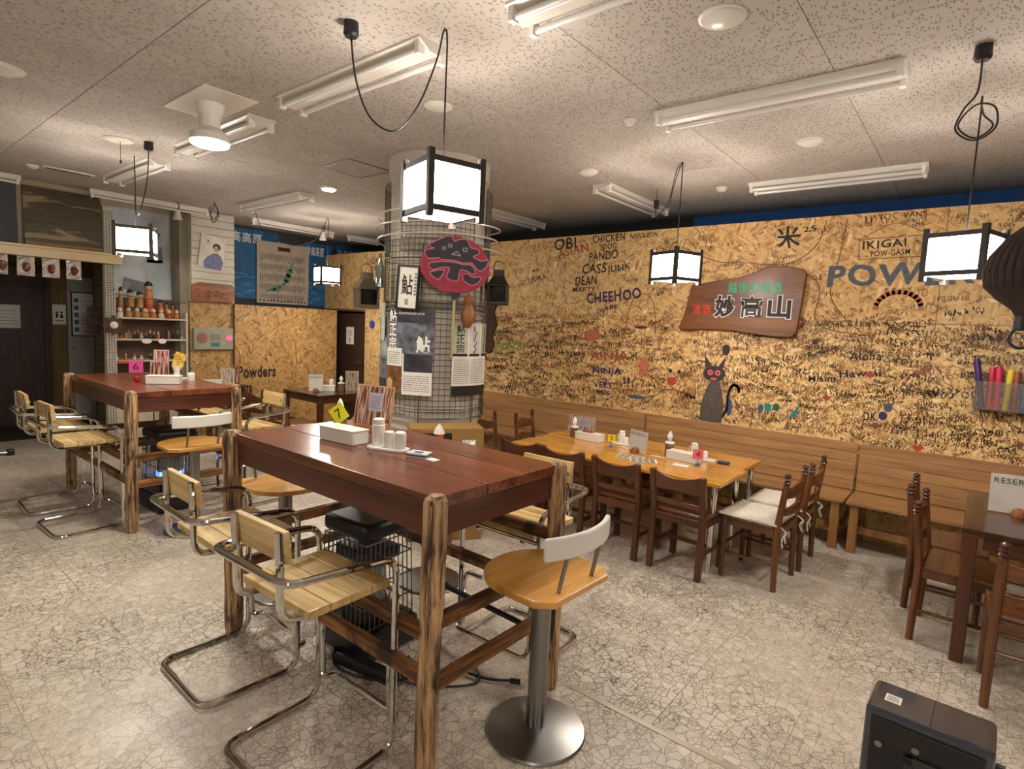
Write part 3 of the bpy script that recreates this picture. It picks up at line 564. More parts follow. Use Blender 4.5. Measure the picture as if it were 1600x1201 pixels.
# ------------------------------------------------------------------ tall log tables
def log_leg(par, x, y, h, seed):
    rg = random.Random(seed); mb = MB(); n = 10; pr = [rg.uniform(.9, 1.1) for _ in range(n)]
    prof = [(.036, 0), (.041, .02)] + [(.041 + rg.uniform(-.0025, .0025), .02 + (h - .05) * k / 9) for k in range(1, 10)] + [(.036, h - .012), (.024, h)]
    v = []
    for r_, z in prof:
        dx = .006 * math.sin(z * 4 + seed); v += [(x + dx + r_ * pr[q] * math.cos(q * math.tau / n), y + r_ * pr[q] * math.sin(q * math.tau / n), z) for q in range(n)]
    k = len(prof); f = [(i * n + q, i * n + (q + 1) % n, (i + 1) * n + (q + 1) % n, (i + 1) * n + q) for i in range(k - 1) for q in range(n)] + [tuple(range(n - 1, -1, -1)), tuple((k - 1) * n + q for q in range(n))]
    MB().add(v, f).build('leg', log_w, par, ang=25)
def log_table(lab, cx, cy, L, W, seed):
    t = thing('tall_table', lab, 'table', (cx, cy, 0), 0, 'tall tables on log legs'); a, b, h = L / 2, W / 2, 1.02
    ys = [-b, -b + W * .36, -b + W * .71, b]
    for y0, y1 in zip(ys, ys[1:]): MB().box(-a, a, y0 + .0012, y1 - .0012, h - .042, h).build('top_plank', top_w, t, smooth=False, bev=.004)
    MB().box(-a + .01, a - .01, -b + .012, -b + .045, h - .15, h - .043).build('apron', apron_w, t, smooth=False, bev=.003); MB().box(-a + .01, a - .01, b - .045, b - .012, h - .15, h - .043).build('apron', apron_w, t, smooth=False, bev=.003)
    MB().box(-a + .012, -a + .045, -b + .046, b - .046, h - .15, h - .043).build('apron', top_wy, t, smooth=False, bev=.003); MB().box(a - .045, a - .012, -b + .046, b - .046, h - .15, h - .043).build('apron', top_wy, t, smooth=False, bev=.003)
    for k, (x, y) in enumerate(((-a, -b), (a, -b), (a, b), (-a, b))): log_leg(t, x, y, h + .012, seed + k * 3)
    for y, z in ((-b, .37), (-b + .05, .49), (b, .45), (b, .70)): MB().box(-a + .02, a - .02, y - .018, y + .018, z - .027, z + .027).build('rail', rail_wx, t, smooth=False, bev=.006)
    for x, z in ((-a, .34), (a, .35), (-a + .05, .53), (a - .06, .53)): MB().box(x - .018, x + .018, -b + .02, b - .02, z - .027, z + .027).build('rail', rail_wy, t, smooth=False, bev=.006)
    return t
log_table('tall dark wood table on burnt log legs nearest the camera', -2.095, 1.665, 1.46, .73, 1)
log_table('tall dark wood table on log legs by the doll shelf', -5.37, 1.78, 1.50, .75, 20)
# ------------------------------------------------------------------ cantilever chairs
CG = 'chrome cantilever bar chairs'
def cant_chair():
    t = thing('bar_chair', '', 'chair', (0, 0, 0), 0, CG)
    MB().tube(rnd([(-.235, -.24, .79), (.235, -.24, .79), (.235, .2, .75), (.235, .2, .0135), (.235, -.21, .0135), (-.235, -.21, .0135), (-.235, .2, .0135), (-.235, .2, .75)], .07, 6, True), .013, 10, True).build('frame', chrome, t)
    for s_ in (-1, 1):
        MB().tube(rnd([(s_ * .138, -.205, .925), (s_ * .138, -.195, .62), (s_ * .138, .185, .62), (s_ * .138, .2, .60)], .06, 6), .0135, 10).cyl((s_ * .138, -.2, .782), (s_ * .138, -.24, .79), .008, n=8).build('back_post', chrome, t)
    MB().cyl((-.235, .2, .622), (.235, .2, .622), .010, n=10).build('seat_bar', chrome, t)
    MB().tube(rnd([(-.09, .2, .36), (-.209, .2, .36), (-.209, .205, .09), (-.209, .26, .09), (.209, .26, .09), (.209, .205, .09), (.209, .2, .36), (.09, .2, .36)], .045, 5), .011, 8).build('footrest', chrome, t)
    for k in range(4): MB().box(-.205, .205, -.14 + k * .0855, -.14 + k * .0855 + .0825, .632, .662).build('seat_board', pine_x, t, smooth=False, bev=.004)
    MB().box(-.155, .155, -.012, .012, -.055, .055, Matrix.Translation((0, -.182, .872)) @ Matrix.Rotation(R(6), 4, 'X')).build('backrest', pine_x, t, smooth=False, bev=.005)
    MB().cyl((-.138, -.2, .87), (-.138, -.162, .87), .006, n=8).build('screw', steel, t); MB().cyl((.138, -.2, .87), (.138, -.162, .87), .006, n=8).build('screw', steel, t)
    return t
c0 = cant_chair(); c0['label'] = 'chrome and pine bar chair nearest the camera, at the near table'; c0.location = (-1.795, 1.10, 0); c0.rotation_euler = (0, 0, R(2))
dup(c0, 'chrome and pine bar chair just behind the nearest one, by the log leg', (-2.52, 1.14, 0), R(-1))
dup(c0, 'chrome and pine bar chair at the left table, closer to its front log leg', (-5.04, 1.20, 0), R(2)); dup(c0, 'chrome and pine bar chair at the left table, nearer the dark door', (-5.70, 1.20, 0), R(-2))
dup(c0, 'chrome bar chair tucked behind the near table, back showing past its right log leg', (-1.71, 2.25, 0), R(181)); dup(c0, 'chrome and pine bar chair behind the left table, arm showing past the right log leg', (-4.86, 2.42, 0), R(183)); dup(c0, 'chrome and pine bar chair behind the left table, mostly hidden below its apron', (-5.72, 2.42, 0), R(178))
# ------------------------------------------------------------------ pedestal stools
SG = 'pedestal stools with white backrests'
def pedestal():
    t = thing('pedestal_stool', '', 'stool', (0, 0, 0), 0, SG)
    MB().lathe([(.196, 0), (.2, .006), (.195, .014), (.12, .022), (.045, .028)], 40).build('base', steel, t, ang=50)
    MB().cyl((0, 0, .02), (0, 0, .632), .038, n=28).lathe([(.05, .615), (.09, .632)], 20).build('pole', steel, t)
    poly = [(.225 * math.cos(a), .03 + .2 * math.sin(a)) for a in [k * math.pi / 18 for k in range(19)]] + [(-.225, -.13), (-.17, -.19), (.17, -.19), (.225, -.13)]
    MB().prism(poly, .632, .66, lambda a, b, d: (a, b, d)).build('seat', seat_w, t, smooth=False, bev=.008, seg=3)
    for s_ in (-1, 1): MB().cyl((s_ * .105, -.15, .655), (s_ * .105, -.185, .82), .008, n=10).build('back_rod', steel, t)
    Rr = .42; A = [R(-28 + 56 * k / 14) for k in range(15)]; pol = [(Rr * math.sin(a), -.19 + (Rr - Rr * math.cos(a))) for a in A]; pol2 = [((Rr + .022) * math.sin(a), -.19 + (Rr - (Rr + .022) * math.cos(a))) for a in A]
    MB().prism(pol + pol2[::-1], .80, .885, lambda a, b, d: (a, b, d)).build('backrest', white_pl, t, bev=.010, seg=3)
    return t
s0 = pedestal(); s0['label'] = 'pedestal stool with white backrest at the right foreground'; s0.location = (-1.235, 1.765, 0); s0.rotation_euler = (0, 0, R(88))
dup(s0, 'pedestal stool with white backrest at the right end of the left table', (-4.40, 1.74, 0), R(90)); dup(s0, 'pedestal stool whose golden seat shows at the left end of the near table', (-3.04, 1.70, 0), R(-92)); dup(s0, 'pedestal stool hidden behind the near table, only pole and base showing', (-2.53, 2.38, 0), R(92))
# ------------------------------------------------------------------ stoves with wire guards under the tables
wire = plain('grey_wire', '77767a', .35, .9)
def stove(lab, x, y, rz, lit):
    t = thing('caged_stove', lab, 'stove', (x, y, 0), rz, 'stoves under the tall tables')
    MB().box(-.2, .2, -.17, .17, .0, .14).build('tank', black_pl, t, smooth=False, bev=.02, seg=3); MB().lathe([(.12, .14), (.11, .2), (.1, .22)], 24).build('burner', black_pl, t)
    MB().lathe([(.09, .22), (.095, .3), (.09, .42), (.085, .43), (.085, .22)], 24).build('chimney', plain('smoky_glass', '9aa0a4', .1, 0, .05), t)
    if lit: MB().lathe([(.098, .26), (.1, .28), (.098, .30)], 24).build('flame_ring', emit('blue_flame', (.1, .25, 1), 3, '2040a0'), t)
    MB().box(-.13, .13, -.1, .1, .44, .5).build('hood', plain('dark_metal', '3a3a3c', .4, .6), t, smooth=False, bev=.01)
    g = MB(); a, b = .155, .14
    for z, e in ((.56, 0), (.47, .003), (.36, .004), (.25, .006), (.15, .01)): g.tube([(-a - e, -b - e, z), (a + e, -b - e, z), (a + e, b + e, z), (-a - e, b + e, z)], .004, 6, True)
    for k in range(11):
        u = -1 + 2 * k / 10
        for s_ in (-1, 1): g.tube([(u * a, s_ * b, .565), (u * (a + .012), s_ * (b + .012), .14)], .003, 5); g.tube([(s_ * a, u * b, .565), (s_ * (a + .012), u * (b + .012), .14)], .003, 5)
    g.build('wire_guard', wire, t)
    return t
def pad(lab, x, y, rz):
    tag(MB().box(-.165, .165, -.15, .15, .572, .655).build('stove_cushion', black_vn, None, bev=.028, seg=4, loc=(x, y, 0)), lab, 'cushion', 'black cushions on the stove guards').rotation_euler = (0, 0, rz)
stove('caged stove with wire guard standing under the near table', -2.27, 1.71, R(3), False); pad('black vinyl cushion on the wire guard under the near table', -2.27, 1.71, R(3))
stove('caged stove glowing blue under the left table', -5.1, 1.83, R(2), True); pad('black vinyl cushion on the wire guard under the left table', -5.1, 1.83, R(2))
# cables on the floor
tag(MB().tube(spl([(-2.3, 1.55, .012), (-2.16, 1.46, .012), (-1.98, 1.5, .012), (-1.85, 1.62, .012), (-1.98, 1.74, .012), (-1.85, 1.6, .016), (-1.7, 1.68, .012), (-1.6, 1.82, .012), (-1.72, 1.9, .012), (-1.78, 1.82, .016), (-1.6, 1.86, .012), (-1.5, 1.93, .012)], 6), .006, 6).build('power_cable', cordm), 'black cable curling on the floor under the near table', 'cable')
tag(MB().bar((-2.2, 1.5, .03), (-1.86, 1.56, .03), .06, .05).build('power_strip', black_pl, smooth=False, bev=.008), 'black power strip on the floor beside the near table log leg', 'power strip')
tag(MB().cyl((-1.50, 1.925, .014), (-1.46, 1.95, .014), .012, n=10).build('cable_plug', black_pl), 'black plug at the loose end of the floor cable', 'plug')
tag(MB().cyl((-1.92, 1.92, .32), (-1.43, 1.90, .32), .013, n=10).cyl((-1.92, 1.92, .32), (-1.93, 1.92, .32), .02, n=10).build('foot_bar', black_pl), 'black padded foot bar across the rails of the near table', 'foot bar')
# ------------------------------------------------------------------ dining chairs
def scoop_chair():
    t = thing('scoop_back_chair', '', 'chair', (0, 0, 0), 0, 'dark chairs along the front of the golden tables'); w_ = .175
    for s_ in (-1, 1):
        MB().bar((s_ * w_, -.18, 0), (s_ * w_, -.16, .43), .042, .04, (0, 1, 0)).bar((s_ * w_, -.16, .42), (s_ * w_, -.215, .70), .042, .038, (0, 1, 0)).build('back_leg', chair_w, t, smooth=False, bev=.008)
        MB().box(s_ * w_ - .02, s_ * w_ + .02, .15, .19, 0, .40).build('leg', chair_w, t, smooth=False, bev=.008)
        MB().box(s_ * w_ - .012, s_ * w_ + .012, -.15, .16, .16, .19).build('side_stretcher', chair_w, t, smooth=False, bev=.003); MB().box(s_ * w_ - .012, s_ * w_ + .012, -.15, .16, .345, .395).build('side_rail', chair_w, t, smooth=False, bev=.003)
    MB().box(-.165, .165, .01, .035, .165, .19).build('stretcher', chair_wx, t, smooth=False, bev=.003); MB().box(-.165, .165, .16, .18, .34, .39).build('front_rail', chair_wx, t, smooth=False, bev=.003)
    MB().box(-.165, .165, -.17, -.15, .345, .395).build('back_rail', chair_wx, t, smooth=False, bev=.003)
    MB().box(-.195, .195, -.15, .2, .395, .425).build('seat', chair_wx, t, smooth=False, bev=.01)
    n = 12; top = [(-.16 + .32 * k / n, .695 - .035 * math.sin(math.pi * k / n)) for k in range(n + 1)]; bot = [(.16 - .32 * k / n, .565 + .012 * math.sin(math.pi * k / n)) for k in range(n + 1)]
    PB = lambda a, b, d: (a, -.16 - (b - .42) * .196 - d - .02 * (1 - (a / .16) ** 2), b)
    MB().prism(top + bot, -.008, .010, PB).build('back_panel', chair_wx, t, smooth=False, bev=.003)
    MB().box(-.03, .03, -.185, -.172, .50, .57).build('back_splat', chair_w, t, smooth=False)
    MB().prism([(-.16, .50), (.16, .50), (.16, .465), (-.16, .465)], -.007, .007, lambda a, b, d: (a, -.16 - (b - .42) * .196 - d, b)).build('lower_rail', chair_wx, t, smooth=False, bev=.003)
    return t
k0 = scoop_chair(); k0['label'] = 'dark scoop-back chair in the front row, nearest the cushioned chairs'; k0.location = (-1.455, 3.78, 0); k0.rotation_euler = (0, 0, R(-3))
dup(k0, 'dark scoop-back chair in the front row, second from the cushioned chairs', (-1.925, 3.79, 0), R(-2)); dup(k0, 'dark scoop-back chair partly behind the log leg of the near table', (-2.39, 3.78, 0), R(1)); dup(k0, 'dark scoop-back chair in the front row nearest the column', (-2.81, 3.79, 0), R(2))
def ladder_chair():
    t = thing('ladder_back_chair', '', 'chair', (0, 0, 0), 0, 'brown ladder-back chairs with turned finials'); w_ = .185
    for s_ in (-1, 1):
        p = MB().tube([(s_ * w_, -.17, 0), (s_ * w_, -.16, .40), (s_ * w_, -.195, .70)], .021, 10, rs=[.018, .022, .019]).build('back_post', ladder_w, t)
        MB().lathe([(.019, .695), (.013, .702), (.024, .713), (.015, .724), (.023, .735), (.013, .744), (.02, .756), (.018, .765), (.005, .773)], 12, (s_ * w_, -.197, 0)).build('finial', chair_w, p)
        MB().tube([(s_ * w_, .17, 0), (s_ * w_, .17, .41)], .019, 10, rs=[.016, .021]).build('leg', ladder_w, t)
        MB().cyl((s_ * w_, -.165, .17), (s_ * w_, .17, .17), .010, n=8).build('side_stretcher', ladder_w, t); MB().box(s_ * w_ - .012, s_ * w_ + .012, -.15, .16, .36, .40).build('side_rail', ladder_w, t, smooth=False, bev=.002)
    MB().cyl((-w_, .17, .22), (w_, .17, .22), .010, n=8).build('stretcher', ladder_wx, t); MB().cyl((-w_, -.165, .26), (w_, -.165, .26), .010, n=8).build('stretcher', ladder_wx, t)
    MB().box(-.17, .17, .16, .18, .36, .40).build('seat_rail', ladder_wx, t, smooth=False, bev=.002); MB().box(-.17, .17, -.175, -.155, .36, .40).build('seat_rail', ladder_wx, t, smooth=False, bev=.002)
    MB().box(-.205, .205, -.145, .2, .40, .425).build('seat', ladder_wx, t, smooth=False, bev=.01)
    n = 16
    for z0, z1, am in ((.605, .685, .03), (.49, .545, .02)):
        top = [(-.17 + .34 * k / n, z1 + am * (math.sin(math.pi * k / n) ** 2 - .5) * (1.2 if abs(k / n - .5) < .4 else .6)) for k in range(n + 1)]; bot = [(.17 - .34 * k / n, z0 - .006 * math.sin(math.pi * k / n)) for k in range(n + 1)]
        MB().prism(top + bot, -.007, .007, lambda a, b, d: (a, -.16 - (b - .40) * .117 - d - .03 * (1 - (a / .17) ** 2), b)).build('back_slat', ladder_wx, t, smooth=False, bev=.002)
    return t
l0 = ladder_chair(); l0['label'] = 'brown ladder-back chair with tied white cushion nearer the camera'; l0.location = (-1.04, 4.0, 0); l0.rotation_euler = (0, 0, R(87))
dup(l0, 'brown ladder-back chair with white cushion closer to the bench', (-1.01, 4.47, 0), R(90))
dup(l0, 'brown ladder-back chair at the far left end of the golden tables, beside the column', (-3.46, 4.06, 0), R(-90)); dup(l0, 'brown ladder-back chair at the left end of the golden tables, near the bench', (-3.30, 4.55, 0), R(-78))
dup(l0, 'brown ladder-back chair left of the reserved dark table, nearer the camera', (.02, 3.92, 0), R(-92)); dup(l0, 'brown ladder-back chair left of the reserved dark table, nearer the bench', (-.05, 4.36, 0), R(-90)); dup(l0, 'brown ladder-back chair in front of the reserved dark table, cut by the picture edge', (.34, 3.44, 0), R(2))
dup(l0, 'brown ladder-back chair at the left of the small far table', (-6.45, 3.4, 0), R(3)); dup(l0, 'brown ladder-back chair between the small far table and the column', (-5.35, 4.0, 0), R(92)); dup(l0, 'brown ladder-back chair in front of the small far table', (-5.95, 3.42, 0), R(-2)); dup(l0, 'brown ladder-back chair beside the desk under the control panel', (-6.98, 3.16, 0), R(85))
cloth = plain('white_cotton', 'd3ccbd', .85, 0, .05, 40, .1)
def cushion(lab, x, y, rz):
    t = thing('seat_cushion', lab, 'cushion', (x, y, .426), rz, 'white seat cushions'); mb = MB(); n = 10; v = []
    for s_ in (1, 0):
        for j in range(n + 1):
            for i in range(n + 1):
                a, b = -1 + 2 * i / n, -1 + 2 * j / n; e = (1 - a ** 4) * (1 - b ** 4); dr = 0.0
                v.append((a * .21, b * .185 + .02, (.012 + .016 * e + .003 * math.sin(9 * a + 4 * b)) * s_ + (dr if s_ else dr)))
    N = (n + 1) ** 2; g = lambda i, j: j * (n + 1) + i; f = []
    for j in range(n):
        for i in range(n): f += [(g(i, j), g(i + 1, j), g(i + 1, j + 1), g(i, j + 1)), tuple(N + q for q in (g(i, j + 1), g(i + 1, j + 1), g(i + 1, j), g(i, j)))]
    per = [g(i, 0) for i in range(n)] + [g(n, j) for j in range(n)] + [g(i, n) for i in range(n, 0, -1)] + [g(0, j) for j in range(n, 0, -1)]
    f += [(b, a, N + a, N + b) for a, b in zip(per, per[1:] + per[:1])]
    mb.add(v, f).build('pad', cloth, t, ang=80)
    for s_ in (-1, 1):
        MB().tube(spl([(s_ * .17, -.155, .01), (s_ * .185, -.215, -.03), (s_ * .2, -.2, -.07), (s_ * .215, -.21, -.12)], 5), .004, 6).tube(spl([(s_ * .185, -.215, -.03), (s_ * .16, -.2, -.06), (s_ * .17, -.215, -.10)], 4), .004, 6).build('tie', cloth, t)
cushion('white tied cushion on the chair nearer the camera at the golden tables', -1.04, 4.0, R(87)); cushion('white tied cushion on the chair closer to the bench', -1.01, 4.47, R(90))
# ------------------------------------------------------------------ dining tables
def dtable(name, lab, cx, cy, L, W, h, topm, legm, legr, grp=None, tap=True, apron=None):
    t = thing(name, lab, 'table', (cx, cy, 0), 0, grp); a, b = L / 2, W / 2
    MB().box(-a, a, -b, b, h - .028, h).build('top', topm, t, smooth=False, bev=.006)
    for x in (-a + .06, a - .06):
        for y in (-b + .06, b - .06):
            if tap: MB().cyl((x, y, 0), (x, y, h - .028), legr * .7, legr, 16).build('leg', legm, t)
            else: MB().box(x - legr - (.03 if x < 0 else -.03), x + legr - (.03 if x < 0 else -.03), y - legr - (.03 if y < 0 else -.03), y + legr - (.03 if y < 0 else -.03), 0, h - .028).build('leg', legm, t, smooth=False, bev=.005)
    if apron:
        MB().box(-a + .08, a - .08, -b + .03, -b + .05, h - .10, h - .028).build('apron', apron, t, smooth=False); MB().box(-a + .08, a - .08, b - .05, b - .03, h - .10, h - .028).build('apron', apron, t, smooth=False)
        MB().box(-a + .03, -a + .05, -b + .08, b - .08, h - .10, h - .028).build('apron', apron, t, smooth=False); MB().box(a - .05, a - .03, -b + .08, b - .08, h - .10, h - .028).build('apron', apron, t, smooth=False)
    return t
gd = 'golden tables pushed together'
dtable('dining_table', 'long golden table in the front, nearer the dark chairs', -2.115, 3.99, 1.77, .555, .64, orange_w, chrome, .024, gd); dtable('dining_table', 'long golden table at the back, nearer the bench', -2.15, 4.51, 1.77, .475, .64, orange_w, chrome, .024, gd)
dtable('reserved_table', 'dark brown table with a reserved card at the right picture edge', .62, 4.12, 1.2, .98, .70, dtab_w, chair_w, .03, None, False, chair_wx)
dtable('far_table', 'small dark table with a reserved card in front of the strand board partition', -6.2, 4.05, .8, .8, .72, dtab_w, chair_w, .03, None, False, chair_wx)
dtable('desk', 'dark desk with menus below the control panel', -7.35, 3.22, .5, .5, .72, dtab_w, chair_w, .025, None, False, chair_wx)
# ------------------------------------------------------------------ table top things
def card_box(lab, x, y, z, rz, L=.25, col=None):
    t = thing('cutlery_box', lab, 'box', (x, y, z), rz, 'white cutlery boxes'); MB().box(-L / 2, L / 2, -.05, .05, 0, .058).build('body', col or white_pl, t, smooth=False, bev=.004)
    MB().box(-L / 2 - .002, L / 2 + .002, -.052, .052, .0585, .068).build('lid', white_pl, t, smooth=False, bev=.003); return t
def shaker(lab, x, y, z, r_, h, spout=False):
    t = thing('shaker', lab, 'shaker', (x, y, z), 0, 'white china shakers'); MB().lathe([(r_ * .96, 0), (r_, .004), (r_, h * .82), (r_ * .93, h * .92), (r_ * .7, h * .985), (r_ * .3, h)] if not spout else [(r_ * .96, 0), (r_, .004), (r_, h * .74), (r_ * .8, h * .79)], 20).build('body', china, t)
    if spout:
        MB().lathe([(r_ * .78, h * .79), (r_ * .9, h * .81), (r_ * .9, h * .95), (r_ * .5, h)], 20).build('lid', china, t); MB().tube(rnd([(-r_ * .9, 0, h * .7), (-r_ * 1.5, 0, h * .68), (-r_ * 1.45, 0, h * .3), (-r_ * .9, 0, h * .25)], .01, 4), .004, 6).build('handle', china, t)
def tray(lab, x, y, z, rz, a=.1, b=.045):
    tag(MB().prism([(a * math.copysign(abs(math.cos(t_)) ** .5, math.cos(t_)), b * math.copysign(abs(math.sin(t_)) ** .7, math.sin(t_))) for t_ in [k * math.tau / 32 for k in range(32)]], 0, .012, lambda p, q, d: (p, q, d)).build('condiment_tray', china, None, smooth=False, bev=.003, loc=(x, y, z)), lab, 'tray', 'white condiment trays').rotation_euler = (0, 0, rz)
def num_card(lab, x, y, z, rz, col, body, size=.085, stand=black_pl, lift=.05, tilt=0, back=None):
    t = thing('number_card', lab, 'card', (x, y, z), rz); MB().lathe([(.02, 0), (.018, .012), (.004, .016)], 14).cyl((0, 0, .01), (0, 0, lift + .01), .0025, n=6).build('stand', stand, t)
    ca, sa = math.cos(tilt), math.sin(tilt); P = PL((-size / 2 * ca + size / 2 * sa, -.004, lift - (size * .1 if tilt else 0)), (ca, 0, sa), (-sa, 0, ca), (0, -1, 0)); MB().sheet(P, 0, size, 0, size).build('card', plain('card_' + col, col, .6, 0, .03), t, smooth=False)
    if body: text(body, P, size * .3, size * .22, size * .4, size * .56, inkk, t)
def menu(lab, x, y, z, rz, W, Hh, lean=12, face='8a5a48', frame='b98a60', inset=True):
    t = thing('menu_board', lab, 'menu', (x, y, z), rz); Mx = Matrix.Rotation(R(-lean), 4, 'X'); P = lambda a, b, d=0.0: Mx @ Vector((a - W / 2, -d, b))
    MB().sheet(P, 0, W, 0, Hh, 0, .006).build('backing', plain('menu_edge_' + frame, frame, .5), t, smooth=False); f = NT('menu_face_' + face); v = f.coord((70, 1, 4)); nz = f.n('ShaderNodeTexNoise', {'Vector': v, 'Scale': 2.0, 'Detail': 3.0})
    f.setb(Base_Color=f.ramp(nz.outputs[0], [(.35, lin('4a2018')), (.5, lin(face)), (.62, lin('c9b9a8'))]), Roughness=.2)
    MB().sheet(P, .008, W - .008, .008, Hh - .008, .001, .001).build('printed_face', f.m, t, smooth=False)
    if inset:
        MB().sheet(P, W * .38, W * .72, Hh * .38, Hh * .82, .002, .001).build('inset_card', plain('lavender_card', 'a8a4b8', .4), t, smooth=False); lines(P, W * .42, W * .68, Hh * .45, Hh * .78, 6, inkgray, t, d=.003, hgt=.3)
def tissue(lab, x, y, z, r_=.036, h=.095):
    t = thing('tissue_tumbler', lab, 'tumbler', (x, y, z), 0, 'patterned tissue tumblers'); MB().lathe([(r_ * .95, 0), (r_, .005), (r_, h)], 22).build('can', plain('patterned_can', '7d5a48', .4, 0, .55, 55), t); MB().lathe([(r_ * 1.05, h), (r_ * 1.08, h + .006), (r_ * .9, h + .014), (.01, h + .016)], 22).build('lid', white_pl, t)
    MB().lathe([(.008, h + .01), (.02, h + .04), (.022, h + .06), (.012, h + .085), (.002, h + .1)], 7, jit=.25).build('tissue', plain('tissue_paper', 'e6e4de', .9), t, smooth=False)
def reserved(lab, x, y, z, rz, W=.15, Hh=.14):
    t = thing('reserved_card', lab, 'card', (x, y, z), rz, 'reserved cards'); Mx = Matrix.Rotation(R(-6), 4, 'X'); P = lambda a, b, d=0.0: Mx @ Vector((a - W / 2, -d, b + .008)); MB().sheet(P, 0, W, 0, Hh, 0, .003).build('card', plain('grey_card', 'c6c1b8', .6), t, smooth=False)
    text('RESERVED', P, W * .06, Hh * .76, W * .86, Hh * .14, inkk, t); MB().lathe([(.035, 0), (.036, .012), (.028, .035), (.008, .046)], 18, (0, -.02, 0)).build('holder', wood('holder_wood', '6b3d20', '94592f', 'z'), t)
z = 1.0205     # things on the near tall table
card_box('white lidded cutlery box on the near tall table', -2.33, 1.60, z, R(5), .24); tray('white tray of shakers on the near tall table', -2.05, 1.645, z, R(18), .105, .045)
shaker('tall white pourer on the near tall table tray', -2.115, 1.64, z + .0125, .029, .125, True); shaker('white shaker in the middle of the near tall table tray', -2.045, 1.645, z + .0125, .024, .075); shaker('white shaker at the right end of the near tall table tray', -1.99, 1.665, z + .0125, .026, .078)
num_card('yellow card with number seven on the near tall table', -2.46, 1.66, z, R(25), 'e6e21a', '7', .085, steel, .06, R(38)); menu('large striped menu board standing on the near tall table', -2.56, 1.93, z, R(12), .26, .23, 10); tissue('tissue tumbler behind the yellow number card', -2.57, 1.74, z, .034, .07)
tag(MB().box(-.035, .035, -.012, .012, 0, .075).build('calendar_card', plain('kraft_card', 'a8804c', .6), None, smooth=False, loc=(-2.27, 1.78, z)), 'small brown card block in front of the striped menu', 'card')
t = thing('card_case', 'small white and blue card box on the near tall table', 'box', (-1.86, 1.665, z), R(20)); MB().box(-.048, .048, -.032, .032, 0, .018).build('box', white_pl, t, smooth=False, bev=.001); MB().box(-.0485, .0485, -.0325, .0325, .004, .011).build('band', bl2, t, smooth=False); MB().sheet(PL((-.02, -.03, .0185), (1, 0, 0), (0, 1, 0), (0, 0, 1)), 0, .04, .01, .04, 0, .0006).build('label', bl2, t, smooth=False)
tag(MB().box(-.028, .028, -.02, .02, 0, .001).build('business_card', paper, None, smooth=False, loc=(-1.775, 1.665, z)), 'white business card lying beside the card box', 'card')
z = .6405      # golden tables
menu('printed menu board with a wooden frame on the golden tables', -2.836, 4.538, z, R(4), .30, .17, 8, 'a89a88', 'b07a44'); tissue('patterned tissue tumbler in front of the framed menu', -2.782, 4.342, z, .036, .085); card_box('white box with red lid end on the golden tables', -2.596, 4.309, z, R(-2), .25)
tag(MB().box(-.05, .05, -.02, .02, 0, .012).build('red_case', plain('red_plastic', 'a02a26', .4), None, smooth=False, bev=.003, loc=(-2.618, 4.309, z + .069)), 'red case lying on the white box', 'case'); num_card('yellow number card on the golden tables', -2.324, 4.211, z, R(30), 'd9c62a', '5', .06, plain('blue_stand', '4a5a9a', .4), .045)
tray('white tray beside the yellow card on the golden tables', -2.313, 4.385, z, R(5), .09, .05); shaker('white pourer behind the yellow number card', -2.324, 4.396, z + .0125, .027, .105, True); shaker('short white shaker behind the yellow number card', -2.269, 4.364, z + .0125, .022, .06)
reserved('grey reserved card on the golden tables', -2.073, 4.178, z, R(-20), .20, .17)
for k, (x, y, r_) in enumerate(((-2.029, 3.993, 8), (-1.898, 3.949, 30))):
    t = thing('paper_placemat', ('printed placemat lying under the other one' if k == 0 else 'printed placemat with framed pictures lying on top near the table edge'), 'placemat', (x, y, z + .0015 * k), R(r_), 'printed placemats'); P = PL((0, 0, 0), (1, 0, 0), (0, 1, 0), (0, 0, 1)); MB().sheet(P, -.1, .1, -.07, .07, .001, .001).build('sheet', paper, t, smooth=False)
    for i in range(4):
        for j in range(3): MB().sheet(P, -.09 + i * .046, -.052 + i * .046, -.062 + j * .043, -.027 + j * .043, .0014, .0003).build('print_block', plain('menu_print', '6b5a48', .5, 0, .6, 70), t, smooth=False)
tissue('tissue tumbler with upright tissue in the middle of the golden tables', -1.844, 4.287, z, .036, .1); card_box('white box behind the pink number card', -1.691, 4.211, z, R(-6), .25); num_card('pink card with number four on a grey clip', -1.549, 4.124, z, R(28), 'd9606c', '4', .075, plain('grey_clip', '5a5e66', .4), .05)
tray('white tray behind the box near the pink card', -1.593, 4.364, z, R(-8), .1, .05); shaker('white pourer behind the pink number card', -1.669, 4.364, z + .0125, .028, .11, True); shaker('short white shaker behind the pink number card', -1.582, 4.353, z + .0125, .023, .062)
tag(MB().box(-.06, .06, -.035, .035, 0, .001).build('paper_slip', paper, None, smooth=False, loc=(-1.636, 4.036, z)), 'blank white slip in front of the pink number card', 'paper'); t = tag(MB().box(-.04, .04, -.025, .025, 0, .02).build('blue_case', plain('navy_case', '262d55', .4), None, smooth=False, bev=.003, loc=(-1.429, 4.342, z)), 'small navy case near the right end of the golden tables', 'case')
tag(MB().box(-.06, .06, -.012, .012, 0, .004).build('wrapped_chopsticks', paper, None, smooth=False, loc=(-1.887, 4.178, z)), 'white paper sleeve beside the tissue tumbler', 'sleeve')
z = 1.0205     # left tall table
card_box('white cutlery box on the left tall table', -5.08, 1.79, z, R(55), .24); num_card('hot pink number card on the left tall table', -5.36, 1.68, z, R(60), 'e0509a', '6', .10, redp, .07); tag(MB().lathe([(.004, 0), (.02, .008), (.025, .025), (.02, .042), (.004, .05)], 16).build('red_ball', plain('red_gloss', 'b01a20', .2), None, loc=(-5.28, 1.66, z)), 'red ball under the pink number card', 'ball')
